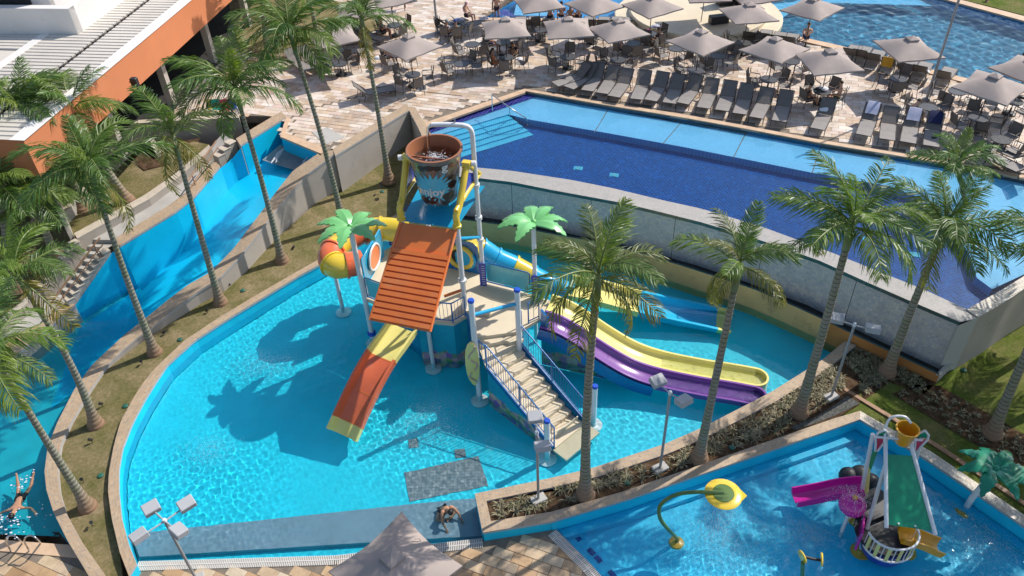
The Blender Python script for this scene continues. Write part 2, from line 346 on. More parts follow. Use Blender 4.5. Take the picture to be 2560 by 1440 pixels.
# ================================================ SETTING
DA=2.95        # upper terrace level
def flat(name,pts,z,mat,thick=None):
    b=MB(); pts=[(p[0],p[1]) for p in pts]
    if thick: b.prism(pts,z-thick,z)
    else: b.poly([(p[0],p[1],z) for p in pts])
    return struct(b.build(name,mat))
def rim(name,label,inner,outer,n,zb,cap,side,body,th=.10,over=.03,cat='wall',curve=False):
    "low wall: two top polylines, tiled coping on a rendered body reaching down to zb"
    f=crv if curve else rs
    A=f(inner,n); B=f(outer,n); t=thing(name,label,cat,((A[0]+B[0])/2).to_tuple()[:2]+(zb,)); dz=Vector((0,0,th))
    m=MB(); m.band(A,B); m.band([p-dz for p in A],A,1); m.band(B,[p-dz for p in B],1)
    for i in (0,-1): m.add([A[i],B[i],B[i]-dz,A[i]-dz],[(0,1,2,3)],1)
    m.build('coping',[cap,side],t)
    w=MB(); A2=[];B2=[]
    for a,b in zip(A,B):
        d=(b-a).normalized()*over; A2.append(a+d-dz); B2.append(b-d-dz)
    lo_=lambda p:Vector((p.x,p.y,zb))
    w.band([lo_(p) for p in A2],A2); w.band(B2,[lo_(p) for p in B2]); w.band(A2,B2)
    for i in(0,-1): w.add([A2[i],B2[i],lo_(B2[i]),lo_(A2[i])],[(0,1,2,3)])
    w.build('wall_body',body,t); return A,B,t
# base soil far below and around everything
struct(MB().poly([(-120,-40,-2.2),(120,-40,-2.2),(120,160,-2.2),(-120,160,-2.2)]).build('ground',M['soil']))
# ---- main pool
RI=PL([(341,1409),(322,1363),(304,1296),(297,1229),(297,1175),(306,1121),(331,1057),(363,997),(386,960),(417,913),(487,850),(571,796),(655,745),(749,688),(796,663),(900,602),(1003,540)],.45)
RO=PL([(322,1440),(299,1380),(279,1296),(270,1229),(272,1180),(285,1111),(302,1051),(336,990),(360,953),(392,916),(462,850),(545,795),(638,739),(742,679),(793,650),(892,592),(996,532)],.45)
rim('pool_edge_wall','curved sandstone tiled rim between the dry lawn and the large play pool',RI,RO,70,-1.2,M['coping'],M['copingside'],M['poolwall'],curve=False)
TW=PL([(996,528),(1205,556),(1280,566),(1405,590),(1505,607),(1590,630),(1705,665),(1820,702),(1884,723),(1974,761),(2051,796),(2127,834)],.95)
PI=PL([(2112,853,.62),(2055,900,.5),(2014,926,.5),(1924,982,.5),(1755,1069,.5),(1661,1110,.5),(1480,1170,.5),(1380,1194,.5),(1187,1234,.5)])
POUT=PL([(2140,862,.62),(2089,905,.5),(2035,944,.5),(1940,1003,.5),(1770,1090,.5),(1678,1131,.5),(1496,1191,.5),(1392,1216,.5),(1206,1254,.5)])
GR=PL([(1205,1345),(1064,1362),(840,1390),(345,1406)],0)
MAINP=RI+TW+PI+PL([(1207,1331)],.5)+GR
ZF=-.62
flat('play_pool_floor',MAINP,ZF,M['pool'])
pw=MB()
for seg in (PI,PL([(1187,1234),(1207,1331)],.45),GR): pw.band([Vector((p.x,p.y,ZF)) for p in seg],[Vector((p.x,p.y,min(p.z,.4))) for p in seg])
struct(pw.build('play_pool_side',M['poolwall']))
# tan back wall of the pool with the overflow trough behind it
def offs(pts,d):
    out=[]
    for i,p in enumerate(pts):
        t=(pts[min(i+1,len(pts)-1)]-pts[max(i-1,0)]); nrm=Vector((-t.y,t.x,0)).normalized(); out.append(p+nrm*d)
    return out
TWE=TW+PL([(2349,938)],.78)
TWs=rs(TWE,60); t=thing('pool_back_wall','ochre rendered wall at the back of the play pool below the overflow trough','wall',TW[0].to_tuple()[:2]+(-.6,))
m=MB(); A=TWs; B=offs(TWs,.10); lo_=lambda L_,z:[Vector((p.x,p.y,z)) for p in L_]
k=int(60*.8)
m.band(lo_(A[:k+1],-.75),A[:k+1],0); m.band(lo_(A[k:],-.75),A[k:],1); m.band(A,B,2); m.band(B,lo_(B,.4),2); m.add([A[-1],B[-1],lo_([B[-1]],-.5)[0],lo_([A[-1]],-.5)[0]],[(0,1,2,3)],1)
m.build('wall_body',[M['tan'],M['orange_wall'],M['rimside']],t)
t=thing('overflow_trough','dark wet overflow trough at the foot of the infinity wall','trough',TW[0].to_tuple()[:2]+(.4,))
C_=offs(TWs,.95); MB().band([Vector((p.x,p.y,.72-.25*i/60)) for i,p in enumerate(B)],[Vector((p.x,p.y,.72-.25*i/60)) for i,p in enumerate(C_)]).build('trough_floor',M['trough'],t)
e0,e1=C_[-1],A[-1]; q=PL([(2349,938,.78),(2395,893,.78)])
MB().add([q[0],q[1],q[1]-Vector((0,0,1.3)),q[0]-Vector((0,0,1.3)),q[0]+Vector((-.15,0,0)),q[1]+Vector((-.15,.1,0))],[(0,1,2,3),(0,1,5,4)]).build('end_wall',M['concrete'],t)
# ---- planter between the pools
KO=PL([(1207,1331),(1380,1303),(1567,1249),(1755,1185),(1942,1121),(2092,1069),(2150,1048)],.5)
KI=PL([(1225,1303),(1380,1279),(1560,1228),(1748,1163),(1936,1098),(2085,1046),(2150,1027)],.5)
rim('planter_wall','sandstone tiled planter rim along the play pool side',PI[::-1],POUT[::-1],50,-1.0,M['coping'],M['copingside'],M['poolwall'])
E0=PL([(1187,1234),(1206,1329)],.502); E1=PL([(1214,1243),(1228,1306)],.502)
rim('planter_end','narrow sandstone tiled end of the planter beside the kneeling bather',E0,E1,6,-1.0,M['coping'],M['copingside'],M['poolwall'])
rim('planter_wall','sandstone tiled planter rim along the toddler pool',KO,KI,50,-1.0,M['coping'],M['copingside'],M['poolwall'])
SOIL=PL([(1214,1247)],.42)+[Vector((p.x,p.y,.42)) for p in POUT[::-1]]+PL([(2150,1010),(2092,1046)],.42)+[Vector((p.x,p.y,.42)) for p in KI[::-1][1:]]
flat('bed_and_shade_sheet',SOIL,.42,M['soil'])
# ---- toddler pool
KR=PL([(2150,1048),(2317,1148),(2560,1315),(2760,1455)],.5); KRo=PL([(2150,1027),(2330,1130),(2560,1287),(2780,1430)],.5)
rim('pool_edge_wall','pale tiled rim between the toddler pool and the green lawn',KR,KRo,40,-1.0,M['copingpale'],M['copingside'],M['kid'])
KP=PL([(1390,1321)],0)+[Vector((p.x,p.y,0)) for p in KO[1:]]+KR[1:]+PL([(2700,1600),(1700,1660),(1480,1413)],0)
ZK=-.42
flat('toddler_pool_floor',KP,ZK,M['kid'])
pw=MB()
for seg in (KO[1:],KR,PL([(1390,1321),(1480,1413),(1700,1660)],.0)): pw.band([Vector((p.x,p.y,ZK)) for p in seg],[Vector((p.x,p.y,min(p.z,.42))) for p in seg])
# submerged ledge along the two walls
for zz,seg in ((-.12,rs(KO[1:],20)),(-.13,rs(KR,20))):
    s2=offs(seg,-.32); pw.band([Vector((p.x,p.y,zz)) for p in seg],[Vector((p.x,p.y,zz)) for p in s2]); pw.band([Vector((p.x,p.y,zz)) for p in s2],[Vector((p.x,p.y,ZK)) for p in s2])
struct(pw.build('toddler_pool_side',M['kid']))
# dark blue tile line along the toddler pool's overflow edge
a,b_=P(1395,1323),P(1560,1500); dv=(b_-a); dv.normalize(); nv=Vector((dv.y,-dv.x,0)); nv=nv if nv.x>0 else -nv
mb_=MB()
for i in range(14):
    if i%3==2: continue
    c=a+dv*(.15+i*.32)+nv*.42; mb_.box((c.x,c.y,ZK+.012),(.26,.16,.02),math.atan2(dv.y,dv.x))
struct(mb_.build('lane_marking',M['deep']))
# ---- lawns
def gz(x,y): return 0
RGT=[Vector((p.x,p.y,.38)) for p in POUT[:1]]+PL([(2127,848),(2349,950),(2400,905),(2446,880),(2560,795),(2900,560),(3400,700),(3000,1500),(2780,1430),(2560,1287),(2330,1130),(2150,1027),(2105,1046),(2130,1010),(2089,905)],.38)
flat('lawn',RGT,.38,M['lawng'])
flat('mulch_bed',PL([(2127,848),(2349,950),(2310,985),(2225,955),(2160,1000),(2140,940),(2095,905)],.40),.40,M['soil'])
flat('mulch_bed',PL([(2290,960),(2350,965),(2560,1085),(2900,1290),(2900,1370),(2560,1175),(2420,1100),(2230,985)],.40),.40,M['soil'])
flat('gravel_patch',PL([(2040,1042),(2120,990),(2150,1008),(2085,1040),(1990,1075),(1975,1068)],.435),.435,M['gravel'])
# thin brown edging board between kid pool and lawn
rim('lawn_edging','thin brown edging board across the green lawn by the toddler pool',PL([(2110,975),(2290,1085),(2420,1170),(2560,1262),(2720,1370)],.44),PL([(2112,968),(2296,1078),(2426,1162),(2560,1252),(2726,1362)],.44),20,.2,M['wood'],M['wood'],M['wood'],th=.03,over=.005,cat='edging')
# dry grass strip between river and play pool (slopes up to the terrace)
RVI=[(222,1440,.45),(168,1350,.45),(134,1282,.45),(116,1225,.45),(111,1178,.45),(119,1118,.45),(144,1054,.45),(186,973,.45),(202,950,.46),(232,910,.5),(272,873,.52),(312,836,.6),(356,802,.75),(420,749,1.0),(470,712,1.15),(524,681,1.3),(551,655,1.42),(584,621,1.58),(625,567,1.85),(665,514,2.1),(692,477,2.3),(732,427,2.65),(806,376,3.0)]
RVO=[(265,1440,.45),(202,1350,.45),(165,1282,.45),(148,1222,.45),(144,1168,.45),(153,1108,.45),(178,1054,.45),(218,987,.45),(242,950,.46),(265,915,.5),(303,878,.52),(345,842,.6),(388,812,.75),(450,763,1.0),(495,728,1.15),(548,695,1.3),(578,664,1.42),(607,632,1.58),(650,577,1.85),(690,525,2.1),(722,487,2.3),(768,435,2.65),(850,375,3.0)]
GL=[(310,1470,.12),(299,1380,.15),(279,1296,.18),(270,1229,.2),(285,1111,.24),(336,990,.28),(392,916,.3),(462,850,.32),(545,795,.34),(638,739,.36),(742,679,.38),(892,592,.4),(996,532,.42),(1100,500,.5)]
GO=[(250,1470,.12),(202,1350,.15),(165,1282,.18),(148,1222,.2),(153,1108,.24),(218,987,.28),(265,925,.3),(345,862,.34),(453,790,.45),(551,712,.58),(638,645,.72),(705,584,.85),(850,452,1.1),(1035,330,1.35)]
g=MB(); A=rs(PL(GL),60); B=rs(PL(GO),60)
for k in range(4): g.band([a.lerp(b,k/4) for a,b in zip(A,B)],[a.lerp(b,(k+1)/4) for a,b in zip(A,B)])
EXT=PL([(1035,330,1.35),(1110,420,.9),(1100,500,.5)])
g.poly([B[-1],EXT[1],A[-1]]); struct(g.build('grass_strip',M['lawn'],smooth=80))
rim('river_wall','sandstone topped wall along the river slide, stepping up with the slope to the terrace',PL(RVI),PL(RVO),110,-1.2,M['coping'],M['copingside'],M['stucco'])
# ---- river slide: sloping blue channel with a flat basin at its foot
RT=[(715,292,3.0,2.05),(601,363,3.0,1.35),(578,393,2.5,1.2),(550,415,2.45,1.05),(484,493,2.36,.62),(437,530,2.29,.35),(299,614,2.12,-.42)]
RTt=rs([Vector(P(x,y,z)) for x,y,z,f in RT],40); RTf=rs([Vector((P(x,y,z).x,P(x,y,z).y,f)) for x,y,z,f in RT],40)
def inward(L_,d): return [p+Vector((b.y-a.y,-(b.x-a.x),0)).normalized()*-d for p,a,b in zip(L_,[L_[0]]+L_[:-1],L_[1:]+[L_[-1]])]
A=RTf; Bq=rs(PL([(x,y,z) for x,y,z in RVI if y<=880][::-1]),40)
rr_=MB()
for k in range(3):
    rr_.band([a.lerp(Vector((b.x,b.y,a.z)),k/3) for a,b in zip(A,Bq)],[a.lerp(Vector((b.x,b.y,a.z)),(k+1)/3) for a,b in zip(A,Bq)])
struct(rr_.build('river_slide_floor',M['river'],smooth=60))
top2=PL([(279,631,1.85),(188,762,.42),(134,809,.38),(94,843,.38),(10,913,.38),(-60,960,.38)])
lw=MB(); dn_=lambda L_:[p-Vector((0,0,.09)) for p in L_]
nz=lambda L_:[p+Vector((.022,-.012,0)) for p in L_]
lw.band(nz([Vector((p.x,p.y,p.z-.1)) for p in RTf]),nz(dn_(RTt)))
q=[RTt[-1]-Vector((0,0,.09))]+top2; lw.band(nz([Vector((p.x,p.y,-1.3)) for p in q]),nz(q))
tw=thing('river_side_wall','tall blue inner side wall of the river slide','wall',tuple(A[0])[:2]+(0,)); lw.build('wall_face',M['river'],tw)
RB=[Vector((p.x,p.y,-1.25)) for p in [RTf[-1]]+top2]+PL([(-60,1250),(-60,1330)],-1.25)+PL([(0,1355),(170,1362)],-1.25)+[Vector((P(*q).x,P(*q).y,-1.25)) for q in RVI[1:12]]
e1_=RTf[-1]; e2_=Vector((Bq[-1].x,Bq[-1].y,e1_.z)); dd=Vector((e1_.x-RTf[-6].x,e1_.y-RTf[-6].y,0)).normalized()*3.0
struct(MB().add([e1_,e2_,e2_+dd+Vector((0,0,-.36)),e1_+dd+Vector((0,0,-.36))],[(0,1,2,3)]).build('river_slide_foot',M['river']))
flat('river_basin_floor',RB,-.76,M['riverdeep'])
# bottom-left deck edge of the river
flat('river_edge_ledge',PL([(-60,1345),(175,1362),(205,1395),(-60,1372)],.03),.03,M['copingdeck'],.5)
# inlet: platform edge, blue end wall and foaming grey shelf
t=thing('river_inlet','blue inlet wall with wet grey shelf and two water jets above the river slide','inlet',tuple(P(745,390,2))[:2]+(1.9,))
q=PL([(702,338,DA),(800,380,DA)]); 
MB().add([q[0],q[1],q[1]-Vector((0,0,1)),q[0]-Vector((0,0,1))],[(0,1,2,3)]).build('end_wall',M['river'],t)
q2=PL([(700,362,2.12),(800,405,2.12),(745,428,2.0),(655,400,2.0)]); MB().poly(q2).build('wet_shelf',M['grey_tile'],t)
for (x,y) in((708,372),(770,392)):
    a=P(x,y,2.35); jb=MB(); 
    for s in range(9): jb.tube([a+Vector((rnd.uniform(-.05,.05),0,0)),a+Vector((-.15+rnd.uniform(-.12,.12),-.3,-.05)),a+Vector((-.3+rnd.uniform(-.2,.2),-.75+rnd.uniform(-.2,.2),-.24))],.012,4)
    jb.build('water_jet',M['towelw'],t)
# ---- lower deck
LD=[p for p in PL([(345,1408),(840,1392),(1064,1364),(1207,1349),(1390,1322),(1480,1414),(1700,1662),(1000,1700),(322,1500)],0)]
flat('lower_deck',LD,-.012,M['joint'],.6)
LD2=PL([(-60,1372),(205,1395),(262,1470),(-100,1600)],0)
flat('lower_deck',LD2,-.012,M['joint'],.6)
def slab_mesh(name,l,w_,h,mat):
    b=MB(); b.rbox((0,0,-h/2),(l,w_,h),.012); me_o=b.build(name,mat); me=me_o.data; bpy.data.objects.remove(me_o); return me
sm=[slab_mesh('paving_slab',.60+.0*i,.34,.05,M['stoneN']) for i in range(1)]
def pave(poly,parent,ang,l,w_,me,zs,jit=.006,inset=.0,only=None):
    c,s_=math.cos(ang),math.sin(ang); px=[(p[0]*c+p[1]*s_,-p[0]*s_+p[1]*c) for p in poly]
    v0,v1=min(p[1] for p in px),max(p[1] for p in px); u0,u1=min(p[0] for p in px),max(p[0] for p in px); n=0
    j=0; v=v0
    while v<v1:
        u=u0-(l*(.5 if j%2 else 0))
        while u<u1+l:
            x,y=u*c-v*s_,u*s_+v*c
            if inpoly(np.array([x]),np.array([y]),poly)[0] and (only is None or only(x,y)):
                o=mobj('paving_slab',me,parent,(x-parent.location.x,y-parent.location.y,zs+rnd.uniform(-jit,jit)-parent.location.z)); o.rotation_euler=(rnd.uniform(-.006,.006),rnd.uniform(-.006,.006),ang); n+=1
            u+=l+.012
        v+=w_+.012; j+=1
    return n
vis=lambda x,y:True
dk=bpy.data.objects['lower_deck']; dk2=bpy.data.objects['lower_deck.001']
def inframe(x,y,z,mg=60):
    q=Vector((x,y,z-CAM_H)); k=q.dot(_d); return k>0 and -mg<1280+FPX*q.dot(_r)/k<2560+mg and -mg<720-FPX*q.dot(_u)/k<1440+mg
GRo=PL([(345,1428),(840,1415),(1064,1389),(1210,1372),(1392,1340)],0)
pave([(p.x,p.y) for p in PL([(352,1432),(840,1418),(1064,1392),(1210,1374),(1385,1342),(1465,1427),(1560,1540),(1000,1600),(352,1500)],0)],dk,R_(-24),.60,.34,sm[0],.012,only=lambda x,y:inframe(x,y,0))
pave([(p.x,p.y) for p in PL([(-40,1385),(195,1402),(232,1465),(-60,1500)],0)],dk2,R_(-24),.60,.34,sm[0],.012,only=lambda x,y:inframe(x,y,0))
# overflow gratings: each bar is real
def grating(label,pts,wd,side):
    t=thing('overflow_grating',label,'grating',tuple(pts[0]))
    A=pts; tot=sum((A[i+1]-A[i]).length for i in range(len(A)-1)); n=int(tot/.055); L_=rs(A,n); b=MB()
    for i in range(n-1):
        d=(L_[i+1]-L_[i]); an=math.atan2(d.y,d.x); c=(L_[i]+L_[i+1])/2+Vector((-d.y,d.x,0)).normalized()*side*wd/2
        b.box((c.x,c.y,.008),(.03,wd,.03),an)
    o=b.build('bars',M['grille'],t); o['kind']='stuff'
    f=MB(); off=lambda L2,k:[p+Vector((-(L2[min(i+1,len(L2)-1)]-L2[max(i-1,0)]).y,(L2[min(i+1,len(L2)-1)]-L2[max(i-1,0)]).x,0)).normalized()*k*side for i,p in enumerate(L2)]
    Ls=rs(A,30); o1=off(Ls,wd/2-.015); o2=off(Ls,wd/2+.015); f.band([p+Vector((0,0,.03)) for p in o1],[p+Vector((0,0,.03)) for p in o2])
    f.band([p+Vector((0,0,-.02)) for p in Ls],[p+Vector((0,0,-.02)) for p in off(Ls,wd)],1)
    f.build('centre_bar',[M['grille'],M['joint']],t)
grating('white slatted overflow grating along the lower edge of the play pool',PL([(347,1404),(840,1389),(1064,1362),(1206,1346)],0),.32,-1)
grating('white slatted overflow grating along the edge of the toddler pool',PL([(1390,1324),(1480,1414),(1620,1575)],0),.34,-1)
# grey non-slip mats on the pool floor
def mat_(label,pts,z,th=.03,mt=None):
    o=MB().prism(PL(pts,z),z-th,z).build('antislip_mat',mt or M['grey_tile']); tag(o,label,'mat')
mat_('long grey anti-slip strip on the play pool floor beside the overflow grating',[(330,1340),(1060,1262),(1193,1250),(1212,1344),(1060,1352),(352,1397)],ZF+.25,.24,M['ledge'])
mat_('grey anti-slip rectangle on the play pool floor ahead of the bather',[(1012,1190),(1197,1148),(1222,1222),(1026,1262)],ZF+.03)
mat_('small grey drain square on the play pool floor nearest the slide end',[(1022,1107),(1046,1104),(1050,1125),(1024,1130)],ZF+.03)
mat_('small grey drain square on the play pool floor beside the large grey rectangle',[(1138,1133),(1163,1130),(1167,1150),(1140,1154)],ZF+.03)
# ---- upper pool
UA=PL([(1065,319),(1313.5,232)],DA-.08); UB=PL([(1313.5,232),(1525,269),(1710,299),(1868,327.5),(2053,363),(2224,391),(2338,410),(2450,430),(2560,452),(2680,480)],DA-.08)
RIMI=PL([(1100,412),(1195,419),(1280,427),(1430,450),(1530,470),(1655,500),(1755,522),(1900,565),(2058,623),(2121,648),(2308,723),(2417,773)],DA-.05)
RIMO=PL([(1095,438),(1195,445),(1280,455),(1380,475),(1555,507),(1655,531),(1755,556),(1900,600),(2050,652),(2171,707),(2275,752),(2400,805)],DA-.05)
UW=DA-.12
RE=PL([(2417,773),(2500,727),(2560,690),(2680,610)],DA)
UP=[UA[0],UA[1]]+UB[1:]+RE[::-1][:-1]+RIMI[::-1]
ZU=DA-1.0
flat('upper_pool_floor',UP,ZU,M['deep'])
# light blue shallow shelf, front riser, side shelf
SF=PL([(1324,304),(1525,339),(1710,373),(1870,405),(2029,437),(2130,455),(2220,470)],UW-.22)
SHP=[P(1270,291,UW-.22)]+SF+PL([(2300,500),(2370,560),(2420,640),(2440,700),(2478,728)],UW-.22)+PL([(2560,690),(2680,610)],UW-.22)+[Vector((p.x,p.y,UW-.22)) for p in UB[::-1]]+PL([(1340,243)],UW-.22)
b=MB(); b.poly(SHP,UW-.22); o=struct(b.build('pool_shelf',M['shelf']))
b=MB(); fr=[SHP[0]]+SF+PL([(2300,500),(2370,560),(2420,640),(2440,700),(2478,728)],UW-.22); b.band([Vector((p.x,p.y,ZU)) for p in fr],fr); struct(b.build('shelf_riser',M['midblue']))
# thin dark joints across the shelf
for (x0,y0,x1,y1) in((1525,271,1486,336),(1710,302,1657,364),(1868,330,1833,398),(2053,366,2029,437),(2224,394,2218,420)):
    a,b2=P(x0,y0,UW-.216),P(x1,y1,UW-.216); d=(b2-a).normalized(); nn=Vector((-d.y,d.x,0))*.022; s_=MB(); s_.poly([a-nn,b2-nn,b2+nn,a+nn]); struct(s_.build('shelf_joint',M['joint']))
# indigo bench strip on the left and stairs down into the deep part
struct(MB().poly([P(1068,322,UW-.12),P(1313.5,233,UW-.12),P(1342,244,UW-.12),P(1075,335,UW-.12)],UW-.12).build('indigo_bench',M['purple']))
st=MB(); S0,S1=P(1085,345,UW-.2),P(1270,291,UW-.2); dn=(P(1334,327,UW-.2)-P(1270,291,UW-.2)); dn2=Vector((dn.x,dn.y,0))
st.poly([P(1072,333,UW-.2),P(1340,243,UW-.2),S1,S0],UW-.2,1)
for i in range(5):
    z=UW-.2-.13*(i); a=S0+dn2*(i/5); b2=S1+dn2*(i/5); a2=S0+dn2*((i+1)/5); c2=S1+dn2*((i+1)/5)
    nose=lambda p,zz:Vector((p.x,p.y,zz))
    st.add([nose(a,z-.13),nose(b2,z-.13),nose(c2,z-.13),nose(a2,z-.13),nose(a,z),nose(b2,z)],[(0,1,2,3),(0,1,5,4)],0)
struct(st.build('pool_steps',[M['step'],M['shelf']]))
uw=MB()
for seg in ([UA[0],UA[1]],UB,RE,RIMI): uw.band([Vector((p.x,p.y,ZU)) for p in seg],[Vector((p.x,p.y,min(p.z,DA-.03))) for p in seg])
struct(uw.build('upper_pool_side',M['midblue']))
# infinity edge
t=thing('infinity_wall','grey iridescent mosaic infinity wall with a wet overflow rim above the play pool','wall',tuple(RIMO[0])[:2]+(.4,))
A=rs(RIMI,60); B=rs(RIMO,60); z_=Vector((0,0,.16))
m=MB(); m.band(A,B,0); m.band(B,[p-z_ for p in B],1); B3=offs(B,.16); m.band([p-z_ for p in B],[p-z_ for p in B3],1); m.build('overflow_rim',[M['rim'],M['rimside']],t)
WB=[p-Vector((0,0,.155)) for p in offs(B,.14)]
npan=6
for i in range(npan):
    a,b2=i*59//npan,(i+1)*59//npan; seg=WB[a:b2+1]; d0=(seg[1]-seg[0]).normalized()*.012; d1=(seg[-1]-seg[-2]).normalized()*.012
    seg=[seg[0]+d0]+seg[1:-1]+[seg[-1]-d1]
    MB().band([Vector((p.x,p.y,.3)) for p in seg],seg).build('mosaic_panel',M['infin'],t)
bk=offs(WB,.03); MB().band([Vector((p.x,p.y,.3)) for p in bk],bk).build('panel_backing',M['dark'],t)
# right-hand end wall of the upper pool
EI=PL([(2417,773),(2500,727),(2560,690),(2700,600)],DA); EO=PL([(2446,793),(2525,747),(2570,715),(2730,622)],DA)
rim('pool_end_wall','grey stucco end wall of the upper pool with pale tiled top at the lawn',EI,EO,12,.0,M['copingpale'],M['stucco'],M['stucco'],th=.06,over=.004)
MB_=MB(); q=PL([(2400,805,DA-.05),(2446,793,DA),(2417,773,DA)]); MB_.add([q[0]-Vector((0,0,.16)),q[1],Vector((q[1].x,q[1].y,.2)),Vector((q[0].x,q[0].y,.2))],[(0,1,2,3)]); MB_.build('mosaic_return',M['infin'],t); MB().add([q[0]+Vector((0,0,-.004)),q[1]+Vector((0,0,-.052)),q[2]+Vector((0,0,-.052))],[(0,1,2)]).build('rim_corner',M['rim'],t)
# ---- upper terrace
DK=PL([(1018,266),(860,368),(806,376),(702,338),(715,292),(597,287),(470,293),(345,301),(255,310),(230,330),(150,200),(300,40),(560,-60),(760,-190),(1150,-190),(1275,-10),(1214,45),(1405,47),(1594,49),(1650,10),(1740,-30),(1830,30),(1838,50),(1896,71),(2090,113),(2338,177),(2560,234),(2900,322),(3000,330),(2900,560),(2690,470)],DA)
DK=DK+[Vector((p.x,p.y,DA)) for p in UB[::-1]]+[Vector((UA[0].x,UA[0].y,DA))]+PL([(1052,322)],DA)
flat('upper_terrace',DK,DA-.02,M['joint'],.4)
# retaining walls under the terrace edge
rim('retaining_wall','grey stucco retaining wall with sandstone top between lawn and terrace above the bucket tower',PL([(832,372),(1018,258)],DA+.045),PL([(838,389),(1023,275)],DA+.045),12,.3,M['coping'],M['copingside'],M['stucco'])
rim('retaining_wall','short grey retaining wall running down beside the upper pool corner',PL([(1038,268),(1075,330),(1110,425)],DA+.04),PL([(1018,266),(1052,332),(1082,430)],DA+.04),12,.3,M['coping'],M['copingside'],M['stucco'])
# sandstone border of the upper pool
def border(label,A,B,n=30):
    A=rs(A,n);B=rs(B,n); m=MB(); z=Vector((0,0,.10)); m.band(A,B); m.band([p-z for p in A],A); m.band(B,[p-z for p in B]); tag(m.build('pool_border',M['copingdeck']),label,'pool border')
border('sandstone border along the sunbed side of the upper pool',[Vector((p.x,p.y,DA+.03)) for p in UB],PL([(1313.5,222),(1530,257),(1712,286),(1870,315),(2056,350),(2227,379),(2340,397),(2452,417),(2560,438),(2680,466)],DA+.03))
border('sandstone border along the handrail side of the upper pool',PL([(1065,319),(1313.5,231)],DA+.034),PL([(1055,309),(1313.5,221)],DA+.034))
# terrace paving: nearest slabs are separate pieces, the rest one mass
UT=bpy.data.objects['upper_terrace']
sl=slab_mesh('paving_slab',.62,.30,.045,M['stoneO'])
PAVE_POLY=[(p.x,p.y) for p in PL([(1018,266),(860,368),(806,376),(702,338),(715,292),(597,287),(470,293),(345,301),(255,310),(230,330),(150,200),(300,40),(560,-60),(760,-190),(1150,-190),(1260,-10),(1200,52),(1405,57),(1594,59),(1650,20),(1740,-20),(1830,40),(1838,58),(1893,82),(2086,125),(2333,190),(2557,247),(2900,340),(3000,345),(2900,540),(2690,460),(2560,431),(2452,410),(2340,390),(2227,372),(2056,343),(1870,308),(1712,279),(1530,250),(1313,214),(1052,303)],DA)]
nearpoly=[(p.x,p.y) for p in PL([(1005,265),(850,358),(815,366),(722,330),(730,296),(800,262),(900,240),(1040,225),(1180,240),(1060,300)],DA)]
def pave_mass(poly,ang,l,w_,z,excl):
    c,s_=math.cos(ang),math.sin(ang); px=np.array([(p[0]*c+p[1]*s_,-p[0]*s_+p[1]*c) for p in poly]); b=MB()
    us=np.arange(px[:,0].min(),px[:,0].max(),l+.014); vs=np.arange(px[:,1].min(),px[:,1].max(),w_+.014)
    for j,v in enumerate(vs):
        x=(us+(l/2 if j%2 else 0))*c-v*s_; y=(us+(l/2 if j%2 else 0))*s_+v*c
        ok=inpoly(x,y,poly)&~inpoly(x,y,excl)
        for X_,Y_ in zip(x[ok],y[ok]):
            if not inframe(X_,Y_,z,80): continue
            h=rnd.uniform(-.004,.004); b.box((X_,Y_,z+h-.02),(l,w_,.04),ang,at=rnd.random(),bottom=False)
    return b
ANG=R_(-19)
npv=pave(nearpoly,UT,ANG,.62,.30,sl,DA+.006)
pm=pave_mass(PAVE_POLY,ANG,.62,.30,DA+.006,nearpoly).build('paving_slabs',M['stoneA'],UT,attr=True); pm['kind']='stuff'
print('slabs',npv)
tag(MB().prism(PL([(780,330),(818,318),(862,343),(812,362)],DA+.02),DA-.01,DA+.02).build('drain_grate',M['concrete']),'square grey drain cover in the terrace beside the river inlet','drain cover')
border('tiled edge of the terrace above the river inlet',PL([(700,341),(803,384)],DA+.04),PL([(706,328),(818,373)],DA+.04),6)
border('tiled edge of the terrace beside the river wall head',PL([(700,341),(715,293)],DA+.045),PL([(710,338),(725,296)],DA+.045),4)
# ---- far pools
FP=PL([(1895,69),(2090,111),(2338,175),(2560,232),(2900,320),(2900,160),(2560,52),(2340,-8),(2200,-90),(1900,-120),(1750,0),(1840,45)],DA)
flat('far_pool_floor',FP,DA-1.6,M['fardeep'])
flat('far_pool_shelf',PL([(1860,55),(1900,72),(1925,80),(1950,55),(1990,25),(2080,12),(2210,16),(2330,20),(2250,-10),(2050,-8),(1980,10),(1900,20)],DA-.3),DA-.35,M['shelf'])
FPB=PL([(1215,44),(1405,46),(1592,48),(1640,0),(1600,-90),(1330,-90),(1290,0)],DA)
flat('far_pool_floor',FPB,DA-1.3,M['midblue'])
flat('far_pool_shelf',PL([(1285,44),(1370,46),(1400,20),(1300,0),(1290,20)],DA-.3),DA-.3,M['shelf'])
flat('indigo_bench',PL([(1205,42),(1290,45),(1262,25),(1215,30)],DA-.25),DA-.27,M['purple'])
for fp in (FP,FPB):
    b=MB(); q=fp+[fp[0]]; b.band([Vector((p.x,p.y,DA-1.7)) for p in q],[Vector((p.x,p.y,DA+.005)) for p in q]); struct(b.build('far_pool_side',M['midblue']))
border('sandstone border of the far lagoon pool behind the sunbeds',PL([(1895,69),(2090,111),(2338,175),(2560,232),(2900,320)],DA+.05),PL([(1893,77),(2087,121),(2334,186),(2558,243),(2900,333)],DA+.05))
border('sandstone border on the far lawn side of the lagoon pool',PL([(2340,-8),(2560,52),(2900,160)],DA+.05),PL([(2343,-16),(2560,40),(2900,145)],DA+.05))
border('sandstone border of the far left pool behind the parasols',PL([(1215,44),(1405,46),(1592,48)],DA+.05),PL([(1212,50),(1405,52),(1596,54)],DA+.05))
flat('far_lawn',PL([(2350,-16),(2560,38),(2900,140),(2900,-200),(2350,-200)],DA+.02),DA+.02,M['lawng'])
